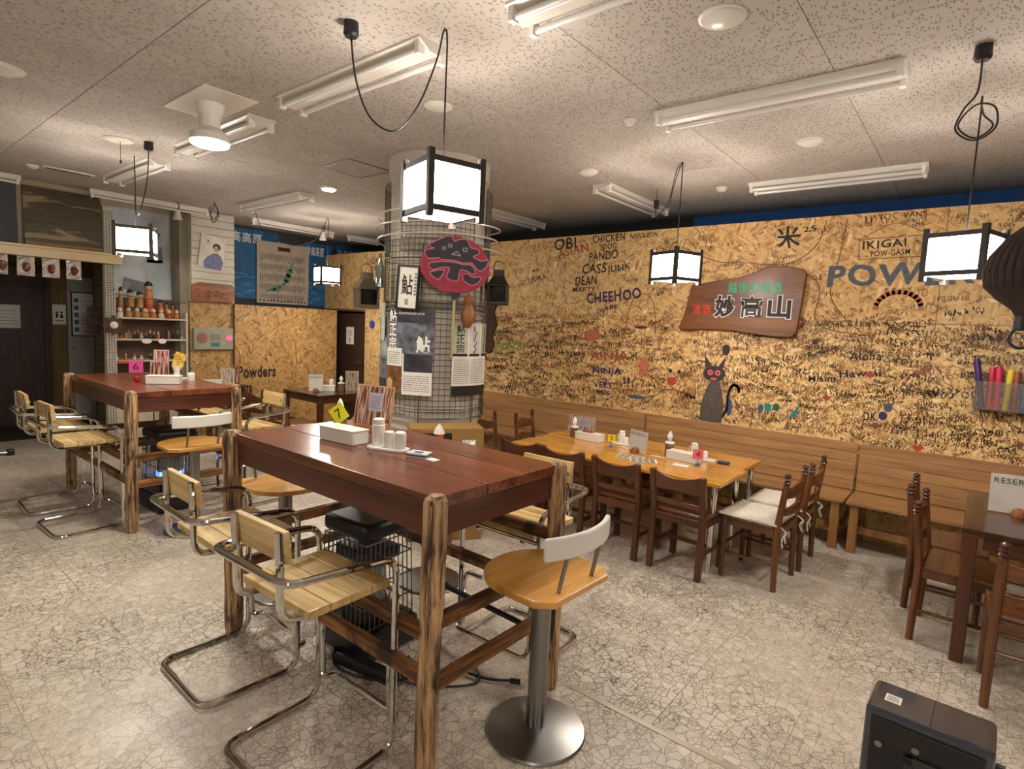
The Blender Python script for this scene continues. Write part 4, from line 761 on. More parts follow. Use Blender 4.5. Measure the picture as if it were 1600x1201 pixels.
menu('tall red printed menu card on the left tall table', -5.66, 1.97, z, R(60), .12, .24, 6, '9a5a58', 'b09a88', False); menu('short red framed menu card on the left tall table', -5.50, 1.88, z, R(62), .10, .15, 6, '7a3a34', 'a88a80', False); tray('round tray with a jug on the left tall table', -5.42, 2.0, z, R(40), .1, .06)
t = thing('paper_fan_holder', 'white cup holding a yellow printed leaflet', 'holder', (-5.42, 2.01, z + .0125)); MB().lathe([(.03, 0), (.022, .05), (.04, .1)], 14).build('cup', china, t); Mx = Matrix.Translation((0, 0, .09)) @ Euler((0, R(18), R(60))).to_matrix().to_4x4(); MB().box(-.045, .045, -.001, .001, 0, .13, Mx).build('leaflet', plain('yellow_leaflet', 'c9a840', .5, 0, .6, 40), t, smooth=False)
shaker('white shaker on the left tall table', -5.22, 2.05, z, .03, .07); 
z = .7205      # far table and desk
reserved('pale reserved card on the small far table', -6.15, 3.82, z, R(55), .16, .2); card_box('white box on the small far table', -6.2, 4.0, z, R(50), .2); tissue('patterned tumbler on the small far table', -6.1, 4.14, z, .04, .09); menu('upright printed menu on the small far table', -6.1, 4.3, z, R(60), .16, .24, 4, 'a89a88', 'c0b0a0', False); shaker('white pourer on the small far table', -6.28, 4.12, z, .03, .13, True)
menu('upright white menu card on the desk below the control panel', -7.3, 3.3, z, R(75), .15, .2, 5, 'b0a498', 'c9bfae', False); card_box('white box on the desk below the control panel', -7.32, 3.12, z, R(70), .2); menu('red patterned card at the desk end', -7.35, 3.42, z, R(75), .1, .24, 3, '8f4a3c', '7a4a38', False)
reserved('white reserved card on the dark table at the right edge', .24, 4.13, .7005, R(12), .26, .21)
# ------------------------------------------------------------------ black loudspeaker in the foreground
t = thing('loudspeaker', 'black loudspeaker with mounting bracket and white sticker in the right foreground', 'loudspeaker', (-.012, 2.09, 0), R(-2))
MB().box(-.155, .155, -.095, .095, .0, .50).build('cabinet', black_gl, t, smooth=False, bev=.016, seg=4)
MB().box(-.135, .135, -.104, -.094, .02, .475).build('back_plate', black_pl, t, smooth=False, bev=.003)
MB().box(.0045, .0065, -.085, .085, .4995, .5012).build('seam', plain('seam_black', '050506', .8), t, smooth=False)
P = PL((-.115, -.03, .5004), (1, 0, 0), (0, 1, 0), (0, 0, 1)); st = MB().sheet(P, 0, .042, 0, .045, .0006, .0006).build('sticker', paper, t, smooth=False); lines(P, .005, .036, .006, .04, 4, inkk, t, d=.001, hgt=.5)
MB().box(-.045, -.02, -.118, -.104, .2, .40).box(.08, .105, -.118, -.104, .2, .40).box(-.045, .105, -.118, -.104, .375, .40).build('bracket', plain('dark_grey_metal', '3a3c3e', .45, .4), t, smooth=False, bev=.004)
for x, z_ in ((-.11, .40), (-.06, .33), (-.02, .425), (.11, .33)): MB().cyl((x, -.104, z_), (x, -.112, z_), .010, n=12).build('bolt', steel, t)
MB().cyl((.155, 0, .40), (.18, 0, .40), .024, n=18).build('side_knob', black_pl, t)
# ------------------------------------------------------------------ paper pendant lamps
lamp_paper = emit('lit_paper', LAMPC, PANEL_E, 'f4ead8')
bulb_m = emit('lit_bulb', LAMPC, 20, 'ffffff')
def pendant(lab, x, y, zb, rz, cord, rose=None, s=.25, h=.27, grp='paper pendant lamps', tilt=(0, 0)):
    t = thing('pendant_lamp', lab, 'lamp', (x, y, zb), rz, grp); a = s / 2; t.rotation_euler = (tilt[0], tilt[1], rz)
    for sx in (-1, 1):
        for sy in (-1, 1): MB().box(sx * a - .014, sx * a + .014, sy * a - .014, sy * a + .014, 0, h).build('corner_post', lampwood, t, smooth=False, bev=.002)
    for z_ in (.028, h - .05):
        for s_ in (-1, 1):
            MB().box(-a + .014, a - .014, s_ * a - .009, s_ * a + .009, z_, z_ + .024).build('frame_rail', lampwood, t, smooth=False); MB().box(s_ * a - .009, s_ * a + .009, -a + .014, a - .014, z_, z_ + .024).build('frame_rail', lampwood, t, smooth=False)
    for s_ in (-1, 1):
        MB().box(-a + .014, a - .014, s_ * (a - .003) - .002, s_ * (a - .003) + .002, .052, h - .05).build('paper_panel', lamp_paper, t, smooth=False); MB().box(s_ * (a - .003) - .002, s_ * (a - .003) + .002, -a + .014, a - .014, .052, h - .05).build('paper_panel', lamp_paper, t, smooth=False)
    MB().box(-a, a, -.01, .01, h - .05, h - .036).cyl((0, 0, h - .04), (0, 0, h - .09), .02, n=14).build('socket', black_pl, t); MB().lathe([(.014, h - .09), (.03, h - .115), (.032, h - .135), (.02, h - .155), (.003, h - .162)], 16).build('bulb', bulb_m, t)
    Mi = (Matrix.Translation((x, y, zb)) @ Euler((tilt[0], tilt[1], rz)).to_matrix().to_4x4()).inverted()
    MB().tube([Mi @ p for p in spl(cord, 8)], .0042, 6).build('cord', cordm, t)
    if rose: MB().lathe([(.032, 0), (.034, -.05), (.026, -.062)], 14, Mi @ Vector(rose)).build('ceiling_rose', black_pl, t)
    ld = bpy.data.lights.new('bulb_light', 'POINT'); ld.energy = BULB_W; ld.color = LAMPC; ld.shadow_soft_size = .04
    lo = bpy.data.objects.new('bulb_light', ld); COL.objects.link(lo); lo.parent = t; lo.location = (0, 0, .07)
    return t
pendant('large paper lamp hanging over the near table in front of the column', -1.965, 1.85, 2.06, R(75), [(-2.28, 1.57, 2.84), (-2.26, 1.585, 2.66), (-2.2, 1.62, 2.5), (-2.1, 1.68, 2.44), (-2.02, 1.74, 2.55), (-1.975, 1.8, 2.75), (-1.968, 1.83, 2.88), (-1.965, 1.85, 2.86), (-1.965, 1.85, 2.6), (-1.965, 1.85, 2.29)], (-2.28, 1.57, CH), .255, .28, tilt=(0, 0))
pendant('paper lamp hanging over the left tall table by the doll shelf', -5.45, 1.725, 2.03, R(63), [(-5.15, 1.73, 2.84), (-5.17, 1.72, 2.6), (-5.28, 1.70, 2.37), (-5.4, 1.71, 2.42), (-5.44, 1.725, 2.6), (-5.45, 1.725, 2.84), (-5.455, 1.73, 2.6), (-5.45, 1.725, 2.25)], (-5.15, 1.73, CH))
pendant('paper lamp hanging left of the plank sign over the golden tables', -1.88, 4.235, 1.98, R(69), [(-2.03, 4.38, 2.62), (-2.0, 4.36, 2.75), (-1.9, 4.25, 2.88), (-1.88, 4.235, 2.84), (-1.88, 4.235, 2.2)])
pendant('paper lamp hanging beside the dark sack at the right edge', -.12, 3.785, 1.935, R(-18), [(-.12, 3.27, 2.84), (-.125, 3.3, 2.72), (-.17, 3.33, 2.66), (-.19, 3.34, 2.58), (-.12, 3.36, 2.53), (-.05, 3.38, 2.58), (-.06, 3.38, 2.67), (-.13, 3.38, 2.69), (-.185, 3.38, 2.61), (-.12, 3.4, 2.55), (-.06, 3.42, 2.6), (-.1, 3.5, 2.68), (-.12, 3.7, 2.8), (-.12, 3.785, 2.8), (-.12, 3.785, 2.16)], (-.12, 3.27, CH))
pendant('small far paper lamp hanging before the blue posters', -6.63, 4.265, 2.03, R(78), [(-7.05, 3.52, 2.88), (-6.95, 3.6, 2.62), (-6.8, 3.9, 2.5), (-6.68, 4.15, 2.62), (-6.63, 4.265, 2.88), (-6.63, 4.265, 2.6), (-6.63, 4.265, 2.25)])
pendant('added unseen paper lamp behind the camera on the left', -2.6, -1.2, 2.03, R(20), [(-2.6, -1.2, 2.88), (-2.6, -1.2, 2.25)]); pendant('added unseen paper lamp behind the camera to the right', 1.3, 1.2, 2.03, R(10), [(1.3, 1.2, 2.88), (1.3, 1.2, 2.25)]); pendant('added unseen paper lamp behind the camera by the near wall', 1.0, -1.6, 2.03, R(30), [(1.0, -1.6, 2.88), (1.0, -1.6, 2.25)])  # extra lamps out of view, added to light the foreground
t = thing('lamp_plug', 'black ceiling plug hanging left of the lamp before the plank sign', 'plug', (-2.4, 4.9, CH)); MB().cyl((0, 0, 0), (0, 0, -.10), .003, n=6).lathe([(.02, -.10), (.024, -.11), (.024, -.17), (.015, -.18)], 12).build('plug', cordm, t); MB().tube(spl([(0, 0, -.17), (.1, -.2, -.3), (.3, -.4, -.22), (.42, -.56, -.05), (.46, -.58, 0)], 6), .004, 6).build('cable', cordm, t)
# ------------------------------------------------------------------ ceiling fittings
fx = plain('fixture_enamel', 'd2cdc3', .3, 0, .02); tube_m = plain('unlit_tube', 'cfcdc8', .2, 0, .02)
def fluoro(lab, p0, p1, wd=.19, hh=.05, tubes=2):
    x0, y0 = p0; x1, y1 = p1; L = math.hypot(x1 - x0, y1 - y0); rz = math.atan2(y1 - y0, x1 - x0)
    t = thing('fluorescent_fixture', lab, 'light fixture', ((x0 + x1) / 2, (y0 + y1) / 2, CH), rz, 'unlit fluorescent fixtures'); a = L / 2
    MB().prism([(-wd / 2, 0), (-wd / 2, -.012), (-wd * .14, -hh), (wd * .14, -hh), (wd / 2, -.012), (wd / 2, 0)], -a, a, lambda p, q, d: (d, p, q)).build('reflector', fx, t, smooth=False)
    ys = (-wd * .36, wd * .36) if tubes == 2 else (0,)
    for y in ys:
        zt = -hh - .005 if tubes == 2 else -hh - .02
        MB().cyl((-a + .04, y, zt), (a - .04, y, zt), .014, n=12).build('tube', tube_m, t)
        for s_ in (-1, 1): MB().box(s_ * (a - .025) - .014, s_ * (a - .025) + .014, y - .02, y + .02, zt - .02, -.01).build('tube_holder', white_pl, t, smooth=False, bev=.003)
fluoro('unlit twin tube fixture right of centre, nearest the right lamp rose', (-1.63, 3.30), (-.39, 3.30)); fluoro('unlit twin tube fixture close above the strand board wall', (-1.66, 5.17), (-.42, 5.17)); fluoro('unlit twin tube fixture above the near table by the looping cord', (-3.36, 1.90), (-2.10, 1.90)); fluoro('unlit twin tube fixture cut off by the top picture edge', (-1.62, 1.93), (-.38, 1.93))
fluoro('unlit twin tube fixture running toward the wall left of the plank sign lamp', (-2.75, 4.5), (-2.75, 5.74)); fluoro('unlit twin tube fixture just right of the column', (-4.42, 4.66), (-4.42, 5.85)); fluoro('unlit twin tube fixture behind the round ceiling light', (-5.05, 1.95), (-3.80, 1.95)); fluoro('unlit twin tube fixture above the left paper lamp cord', (-6.82, 1.97), (-5.6, 1.97)); fluoro('unlit twin tube fixture between the downlight and the far posters', (-6.95, 3.36), (-5.6, 3.36))
for lab, a, b in (('slim unlit tube fixture above the doll shelf', 2.0, 3.25), ('slim unlit tube fixture above the paper map', 3.8, 5.05), ('slim unlit tube fixture above the landscape painting, at the left edge', .2, 1.42), ('slim unlit tube fixture just left of the column by the far posters', 5.3, 5.88)): fluoro(lab, (-7.70, a), (-7.70, b), .07, .05, 1)
def disc(lab, x, y, r_, h=.03, name='ceiling_disc', cat='ceiling fitting', string=False):
    t = thing(name, lab, cat, (x, y, CH), 0); MB().lathe([(r_, 0), (r_ * .96, -h * .5), (r_ * .6, -h), (.003, -h * 1.05)], 28).build('cover', fx, t); MB().lathe([(r_ * 1.12, 0), (r_ * 1.12, -.006), (r_, -.007)], 28).build('rim', white_en, t)
    if string: MB().cyl((.04, 0, -.02), (.04, 0, -.16), .002, n=5).lathe([(.006, -.16), (.008, -.175), (.003, -.185)], 8, (.04, 0, 0)).build('pull_string', cordm, t)
for lab, x, y, r_, h in (('white ceiling dome at the top edge, right of centre', -.95, 2.42, .085, .03), ('small sprinkler disc left of the large right fixture', -1.81, 3.26, .035, .03), ('white ceiling dome between the two right fixtures', -1.0, 4.2, .075, .03), ('small detector disc above the plank sign', -1.9, 5.12, .045, .035), ('white ceiling dome right of the column', -2.64, 4.11, .075, .03), ('white ceiling dome at the left picture edge', -4.34, .73, .10, .03), ('small ceiling disc left of the vent slot', -7.0, 1.38, .045, .03), ('faint ceiling dome above the large lamp', -2.66, 2.45, .075, .02)): disc(lab, x, y, r_, h)
disc('white ceiling dome with a pull string left of the round light', -5.29, 1.57, .09, .02, string=True)
t = thing('ceiling_vent', 'narrow vent slot in the ceiling at far left', 'vent', (-6.93, 1.64, CH), R(90)); MB().box(-.2, .2, -.05, .05, -.012, 0).build('frame', fx, t, smooth=False, bev=.003); MB().box(-.18, .18, -.03, .03, -.014, -.0121).build('slot', plain('vent_dark', '5a5248', .8), t, smooth=False)
t = thing('ceiling_hatch', 'square access hatch in the ceiling left of the column', 'hatch', (-4.33, 3.05, CH)); MB().box(-.21, .21, -.2, .2, -.004, 0).build('lid', plain('hatch_board', '9c948c', .8), t, smooth=False); MB().box(-.225, .225, -.215, -.205, -.008, 0).box(-.225, .225, .205, .215, -.008, 0).box(-.225, -.215, -.205, .205, -.008, 0).box(.215, .225, -.205, .205, -.008, 0).build('frame', plain('hatch_frame', '8a8278', .5, .5), t, smooth=False)
t = thing('round_ceiling_light', 'lit round lamp hanging on a white stem before a fixture', 'lamp', (-3.86, 1.64, CH)); MB().box(-.3, .3, -.16, .16, -.008, 0).build('plate', fx, t, smooth=False); MB().lathe([(.085, -.008), (.08, -.05), (.06, -.1), (.062, -.15), (.11, -.19), (.115, -.235)], 28).build('stem', white_pl, t); MB().lathe([(.11, -.236), (.108, -.25), (.09, -.258), (.003, -.262)], 28).build('diffuser', emit('lit_diffuser', (1, .96, .82), 14), t)
ld = bpy.data.lights.new('round_light', 'AREA'); ld.shape = 'DISK'; ld.size = .2; ld.energy = 26; ld.color = (1, .92, .76); lo = bpy.data.objects.new('round_light', ld); COL.objects.link(lo); lo.parent = t; lo.location = (0, 0, -.27)
t = thing('downlight', 'lit recessed downlight left of the column', 'lamp', (-5.17, 3.33, CH)); MB().lathe([(.09, 0), (.09, -.012), (.075, -.02)], 24).build('ring', fx, t); MB().lathe([(.072, -.012), (.06, -.03), (.003, -.036)], 24).build('lens', emit('lit_lens', (1, .93, .75), 14), t)
ld = bpy.data.lights.new('down_light', 'AREA'); ld.shape = 'DISK'; ld.size = .13; ld.energy = 14; ld.color = (1, .88, .68); lo = bpy.data.objects.new('down_light', ld); COL.objects.link(lo); lo.parent = t; lo.location = (0, 0, -.045)
for lab, x, y in (('small clip spotlight above the doll shelf', -7.55, 2.83), ('small clip spotlight above the paper map', -7.3, 4.62)):
    t = thing('clip_spotlight', lab, 'spotlight', (x, y, CH - .06), R(20)); MB().tube(rnd([(0, 0, .06), (.03, 0, .02), (.02, 0, -.03), (-.02, 0, -.03)], .02, 4), .006, 8).build('arm', cordm, t); MB().lathe([(.022, -.03), (.028, -.06), (.05, -.14), (.052, -.145)], 16).build('shade', white_en, t); MB().lathe([(.03, -.12), (.035, -.13), (.003, -.142)], 12).build('bulb', emit('spot_bulb', (1, .9, .7), 6), t); ld = bpy.data.lights.new('spot_light', 'SPOT'); ld.energy = 22; ld.color = (1, .88, .7); ld.spot_size = R(95); ld.spot_blend = .7; ld.shadow_soft_size = .03; lo = bpy.data.objects.new('spot_light', ld); COL.objects.link(lo); lo.parent = t; lo.location = (0, 0, -.146)
tag(MB().tube(spl([(-7.09, 3.05, 2.9), (-7.1, 3.1, 2.8), (-7.09, 3.05, 2.7), (-7.1, 3.0, 2.8), (-7.08, 3.06, 2.86), (-7.1, 3.11, 2.76), (-7.09, 3.04, 2.66), (-7.1, 3.02, 2.78), (-7.09, 3.06, 2.84)], 6), .005, 6).build('cable_coil', cordm), 'black cable coil hanging from the ceiling near the sweater poster', 'cable')
# ------------------------------------------------------------------ round column and its wire rack
PX, PY = -3.59, 3.35; VA = -43.0
co = struct(MB().lathe([(.385, 0), (.385, 2.75), (.41, 2.76), (.41, CH)], 56, (PX, PY, 0)).build('column', plain('column_paint', 'b5ada0', .7, 0, .06)))
t = thing('wire_rack', 'cylindrical wire grid rack around the column with spiral hooks', 'rack', (PX, PY, 0)); gr = .425; g = MB()
ring = lambda r_, z_, n=56, a0=0, a1=360: [(r_ * math.cos(R(a0 + (a1 - a0) * k / n)), r_ * math.sin(R(a0 + (a1 - a0) * k / n)), z_) for k in range(n)]
for k in range(31): g.tube(ring(gr, .86 + k * .046), .0029, 4, True)
for k in range(58): a = k * math.tau / 58; g.tube([(gr * math.cos(a), gr * math.sin(a), .86), (gr * math.cos(a), gr * math.sin(a), 2.24)], .0029, 4)
wirem = plain('grey_green_wire', '57544a', .4, .6)
g.build('lower_grid', wirem, t, kind='stuff'); g = MB()
for a0, a1 in ((VA - 125, VA - 62), (VA + 62, VA + 125), (VA - 40, VA + 40)):
    zt = 2.68 if a0 != VA - 40 else 2.45; rr = .435
    for k in range(int((zt - 2.16) / .045) + 1): g.tube(ring(rr, 2.16 + k * .045, 14, a0, a1 + (a1 - a0) / 13), .0029, 4)
    for k in range(15): a = R(a0 + (a1 - a0) * k / 14); g.tube([(rr * math.cos(a), rr * math.sin(a), 2.16), (rr * math.cos(a), rr * math.sin(a), zt)], .0029, 4)
    fr = [(rr * math.cos(R(a0 + (a1 - a0) * k / 10)), rr * math.sin(R(a0 + (a1 - a0) * k / 10)), z_) for z_, rg_ in ((2.15, range(11)), (zt, range(10, -1, -1))) for k in rg_]; g.tube(fr, .005, 6, True)
g.build('upper_grid', wirem, t, kind='stuff')
for z_ in (.855, .93, 1.72, 1.76, 2.10): MB().tube(ring(gr + .008, z_, 64), .0065, 6, True).build('frame_ring', wirem, t)
for dz in range(12): a = R(dz * 30 + VA - 75); MB().tube([((gr + .009) * math.cos(a), (gr + .009) * math.sin(a), .0), ((gr + .009) * math.cos(a), (gr + .009) * math.sin(a), 2.2)], .006, 6).build('upright', wirem, t) if dz % 2 == 0 else None
MB().tube([((.505 + .012 * math.sin(k * .4)) * math.cos(k * math.tau / 40), (.505 + .012 * math.sin(k * .4)) * math.sin(k * math.tau / 40), 2.20 + k * .09 / 40) for k in range(121)], .0065, 6).build('spiral_rail', plain('white_wire', 'c9c4b8', .35, .3), t)
def onp(u_deg, r_): a = R(VA + u_deg); return (PX + r_ * math.cos(a), PY + r_ * math.sin(a))
def cyP(u_deg, r_=.452): return CY((PX, PY), r_, R(VA + u_deg))
# festival fan
fa = R(VA + 16); fx_, fy_ = onp(16, .50)
t = thing('festival_fan', 'round red festival fan with a bold dark character on the column', 'fan', (fx_, fy_, 2.06), fa + R(90)); P = PL((0, 0, 0), (1, 0, 0), (0, 0, 1), (0, -1, 0))
fanp = [(.275 * math.cos(a) * (1 - .04 * math.sin(a)), .215 * math.sin(a) - .01) for a in [k * math.tau / 40 for k in range(40)]]
MB().prism(fanp, -.004, .004, P).build('leaf', plain('fan_red', '96203a', .55, 0, .18, 14), t, smooth=False, bev=.002)
fpink, findigo = plain('fan_pink', 'c4788c', .6), plain('fan_indigo', '29232f', .6, 0, .35, 24)
for sh in ([(590, 195), (700, 130), (780, 90), (830, 100), (850, 140), (900, 115), (960, 105), (1000, 130), (1030, 190), (1120, 210), (1110, 260), (1060, 290), (1150, 330), (1220, 310), (1215, 380), (1160, 440), (1110, 430), (1040, 362), (960, 372), (860, 352), (720, 352), (690, 335), (580, 350), (550, 270), (640, 240), (600, 220)], [(600, 400), (720, 374), (860, 372), (960, 388), (1040, 388), (1090, 460), (1060, 490), (1000, 460), (930, 450), (910, 520), (900, 575), (820, 570), (780, 530), (810, 440), (720, 440), (640, 470), (590, 430)], [(600, 500), (740, 462), (745, 500), (700, 570), (640, 550)], [(945, 500), (1000, 485), (1060, 520), (1150, 510), (1130, 570), (1060, 612), (970, 570)]):
    pp = [(p.x, p.y) for p in spl([((x - 875) / 370 * .275, (385 - y) / 320 * .215, 0) for x, y in sh + sh[:1]], 4)][:-1]
    MB().prism(pp, .0041, .0047, P).build('character_stroke', findigo, t, smooth=False); MB().ribbon(P, pp + pp[:1], .007, .0053).build('stroke_outline', fpink, t, smooth=False)
for sh in ([(730, 215), (760, 210), (755, 240), (728, 238)], [(790, 180), (825, 175), (822, 208), (792, 205)], [(950, 205), (990, 200), (985, 240), (948, 238)], [(830, 285), (880, 250), (920, 295)]): MB().ribbon(P, [((x - 875) / 370 * .275, (385 - y) / 320 * .215) for x, y in sh + sh[:1]], .006, .0056).build('white_mark', plain('fan_white', 'a8a2ac', .6), t, smooth=False)
MB().prism([(-.05, -.215), (.05, -.215), (.025, -.25), (.008, -.29), (-.008, -.29), (-.025, -.25)], -.007, .0062, P).build('neck', plain('dark_paper', '2c2422', .6), t, smooth=False); MB().cyl((0, 0, -.27), (-.01, 0, -.72), .011, n=10).build('handle', wood('bamboo', '8a7a50', 'b3a578', 'z'), t)
# framed character
t = thing('framed_calligraphy', 'black framed calligraphy on white paper left of the fan', 'picture', (*onp(-29, .462), 1.71), R(VA - 29 + 90)); P = PL((0, 0, 0), (1, 0, -.05), (.05, 0, 1), (0, -1, 0))
MB().sheet(P, -.085, .085, 0, .315, .002, .008).build('paper', paper, t, smooth=False); text('鮎', P, -.058, .10, .10, .155, inkk, t, d=.003, bold=.015); MB().sheet(P, -.02, .01, .025, .07, .003, .0008).build('seal', plain('grey_seal', '8a8a84', .6), t, smooth=False); lines(P, .055, .075, .1, .28, 7, inkgray, t, d=.003, hgt=.6)
for a, b, c, d in ((-.097, -.083, -.012, .327), (.083, .097, -.012, .327), (-.083, .083, -.012, .002), (-.083, .083, .313, .327)): MB().sheet(P, a, b, c, d, .012, .02).build('frame_side', black_pl, t, smooth=False)
# posters wrapped on the column
def pic(P, u0, u1, v0, v1, m, par, d, name='picture'): return MB().sheet(P, u0, u1, v0, v1, d, .0004, 14, 1).build(name, m, par, smooth=False)
dkp = plain('dark_photo', '2c2b35', .5, 0, .7, 14); rvp = plain('river_photo', '5a5d66', .5, 0, .8, 18); brp = plain('autumn_photo', '6a4524', .5, 0, .6, 22)
t = thing('brewery_poster', 'river photo poster with white brush characters on the column', 'poster', (0, 0, 0)); P = cyP(-26)
MB().sheet(P, -.22, .20, 1.30, 1.70, 0, .0012, 18, 1).build('sheet', rvp, t, smooth=False); pic(P, -.22, .2, 1.60, 1.70, dkp, t, .0014, 'dark_band')
for k, ch in enumerate('鮎正宗'): text(ch, P, -.205, 1.60 - k * .105, .085, .095, inkw, t, d=.0026, bold=.02)
text('Ayumasamune', P, -.1, 1.655, .22, .032, inkw, t, d=.0026); text('鮎', P, .06, 1.37, .11, .13, inkw, t, d=.0026, bold=.03)
t = thing('white_leaflet', 'white printed sheet with an autumn photo under the river poster', 'leaflet'); MB().sheet(P, -.225, -.06, 1.05, 1.40, .004, .0012, 14, 1).build('sheet', paper, t, smooth=False); pic(P, -.225, -.06, 1.05, 1.26, brp, t, .0052); lines(P, -.21, -.08, 1.28, 1.38, 6, inkgray, t, d=.0056, hgt=.3); MB().prism(ell(-.185, 1.12, .035, .045), .0056, .0064, P).prism([(-.16, 1.13), (-.06, 1.16), (-.06, 1.17), (-.16, 1.145)], .0056, .0064, P).build('ladle_print', plain('ladle_print', 'c09a68', .6), t, smooth=False)
t = thing('white_leaflet', 'white printed sheet with a snowy river photo under the river poster', 'leaflet'); MB().sheet(P, -.055, .19, 1.04, 1.36, .004, .0012, 14, 1).build('sheet', paper, t, smooth=False); pic(P, -.04, .19, 1.22, 1.36, dkp, t, .0052); lines(P, -.04, .17, 1.07, 1.2, 8, inkgray, t, d=.0056, hgt=.3)
t = thing('label_poster', 'pale poster of three bottle labels with black brush characters on the column', 'poster'); P = cyP(41); MB().sheet(P, -.185, .20, 1.04, 1.62, 0, .0012, 18, 1).build('sheet', plain('pale_poster', 'c8c2b8', .6), t, smooth=False); pic(P, -.185, .2, 1.04, 1.12, black_pl, t, .0014, 'dark_band')
for k, (u, w_) in enumerate(((-.18, .13), (-.03, .12), (.115, .08))): pic(P, u, u + w_, 1.37, 1.62, plain('label_%d' % k, ('a5a892', 'b5b2ae', '8d9480')[k], .6), t, .0014, 'label'); pic(P, u, u + w_, 1.355, 1.375, black_pl, t, .0022, 'bottle_foot')
for k, ch in enumerate('鮎正宗'): text(ch, P, -.155, 1.53 - k * .075, .075, .07, inkk, t, d=.0028, bold=.02)
mb = MB(); rg = random.Random(4)
for u in (.03, .16):
    for k in range(9): v = 1.6 - k * .024; mb.ribbon(P, [(u + rg.uniform(-.02, .02), v), (u + rg.uniform(-.02, .02), v - .02), (u + rg.uniform(-.015, .02), v - .03)], .008, .0028)
mb.build('brush_strokes', inkk, t, smooth=False); lines(P, -.17, -.03, 1.14, 1.34, 13, inkgray, t, d=.0018, hgt=.3, seed=3); lines(P, -.01, .17, 1.14, 1.34, 13, inkgray, t, d=.0018, hgt=.3, seed=5)
t = thing('photo_strip', 'strip of dark photos wrapped round the left side of the column', 'poster'); P = cyP(-72); MB().sheet(P, -.13, .13, 1.0, 1.64, 0, .0012, 14, 1).build('sheet', plain('strip_grey', '6f7374', .5), t, smooth=False)
for k in range(4): pic(P, -.12, .12, 1.01 + k * .16, 1.15 + k * .16, (dkp, rvp, plain('pale_photo', '8a9490', .5, 0, .5, 12), dkp)[k], t, .0014)
# lanterns, bottle, gourd
def lantern(lab, x, y, z_, rz, m, name='ship_lantern'):
    t = thing(name, lab, 'lantern', (x, y, z_), rz)
    MB().box(-.085, .085, -.085, .085, 0, .03).box(-.085, -.065, -.085, .085, .03, .15).box(.065, .085, -.085, .085, .03, .15).box(-.065, .065, .065, .085, .03, .15).box(-.085, .085, -.085, .085, .15, .165).build('body', m, t, smooth=False, bev=.004)
    MB().add([(-.085, -.085, .165), (.085, -.085, .165), (.085, .085, .165), (-.085, .085, .165), (-.045, -.045, .235), (.045, -.045, .235), (.045, .045, .235), (-.045, .045, .235)], [(0, 1, 5, 4), (1, 2, 6, 5), (2, 3, 7, 6), (3, 0, 4, 7), (4, 5, 6, 7)]).build('hood', m, t, smooth=False); MB().box(-.043, .043, -.043, .043, .235, .29).build('chimney', m, t, smooth=False, bev=.004)
    MB().box(-.062, .062, -.08, -.076, .035, .145).build('glass', plain('dark_glass', '0b0d10', .05), t, smooth=False); MB().tube(rnd([(-.04, 0, .28), (-.04, 0, .36), (.04, 0, .36), (.04, 0, .28)], .03, 5), .003, 6).build('bail', cordm, t)
lantern('black metal lantern hanging at the right side of the column', *onp(80, .52), 1.78, R(35), plain('black_iron', '2c2922', .5, .4)); lantern('weathered copper lantern hanging at the left side of the column', *onp(-84, .57), 1.70, R(70), plain('old_copper', '5f5444', .5, .5, .25))
tag(MB().lathe([(.004, 0), (.034, .01), (.036, .16), (.014, .22), (.013, .27)], 16).build('hanging_bottle', plain('mirror_glass', '8c938c', .08, .8), None, loc=(*onp(-63, .50), 1.86)), 'shiny bottle hung beside the copper lantern', 'bottle')
tag(MB().lathe([(.012, 0), (.025, .01), (.055, .06), (.06, .11), (.04, .16), (.035, .175), (.045, .2), (.03, .23), (.01, .26)], 18).build('gourd', plain('gourd_skin', '8a5428', .5, 0, .2), None, loc=(*onp(30, .495), 1.58)), 'orange brown gourd hanging below the fan', 'gourd')
tag(MB().box(-.035, .035, -.004, .004, 0, .3).build('hanging_tag', plain('pale_tag', 'a9b0a4', .6, 0, .3, 20), None, smooth=False, loc=(*onp(-64, .462), 1.45)), 'narrow pale tag hanging left of the river poster', 'tag'); bpy.data.objects['hanging_tag'].rotation_euler = (0, 0, R(VA - 64 + 90))
# boxes and figurine at the column foot
kb = plain('cardboard', '8f6c3a', .8, 0, .08); t = thing('cardboard_box', 'brown cardboard box with white lettering stacked at the column foot', 'box', (-3.06, 2.99, .40), R(55)); MB().box(-.27, .27, -.13, .13, 0, .445).build('carton', kb, t, smooth=False, bev=.004); P = PL((.05, -.1305, .11), (1, 0, 0), (0, 0, 1), (0, -1, 0)); lines(P, .06, .16, 0, .26, 7, inkw, t, d=.001, hgt=.7); MB().sheet(P, -.28, -.02, .14, .3, .0012, .0012).build('dark_label', black_pl, t, smooth=False)
tag(MB().box(-.28, .28, -.14, .14, 0, .399).build('storage_box', kb, None, smooth=False, bev=.004, loc=(-3.06, 2.99, 0)), 'lower brown box under the lettered carton at the column foot', 'box').rotation_euler = (0, 0, R(53))
t = thing('doll_figurine', 'small doll with white pointed hat in front of the cardboard box', 'figurine', (-2.9, 2.78, .70)); MB().lathe([(.05, 0), (.055, .03), (.035, .08), (.015, .10)], 16).build('body', plain('cream_cloth', 'b8987a', .8), t); MB().lathe([(.005, .09), (.028, .105), (.03, .12), (.02, .14), (.003, .146)], 16).build('head', plain('red_face', 'a0432c', .5), t); MB().lathe([(.04, .13), (.036, .15), (.02, .18), (.004, .2)], 16, (-.005, 0, 0)).build('hat', cloth, t)
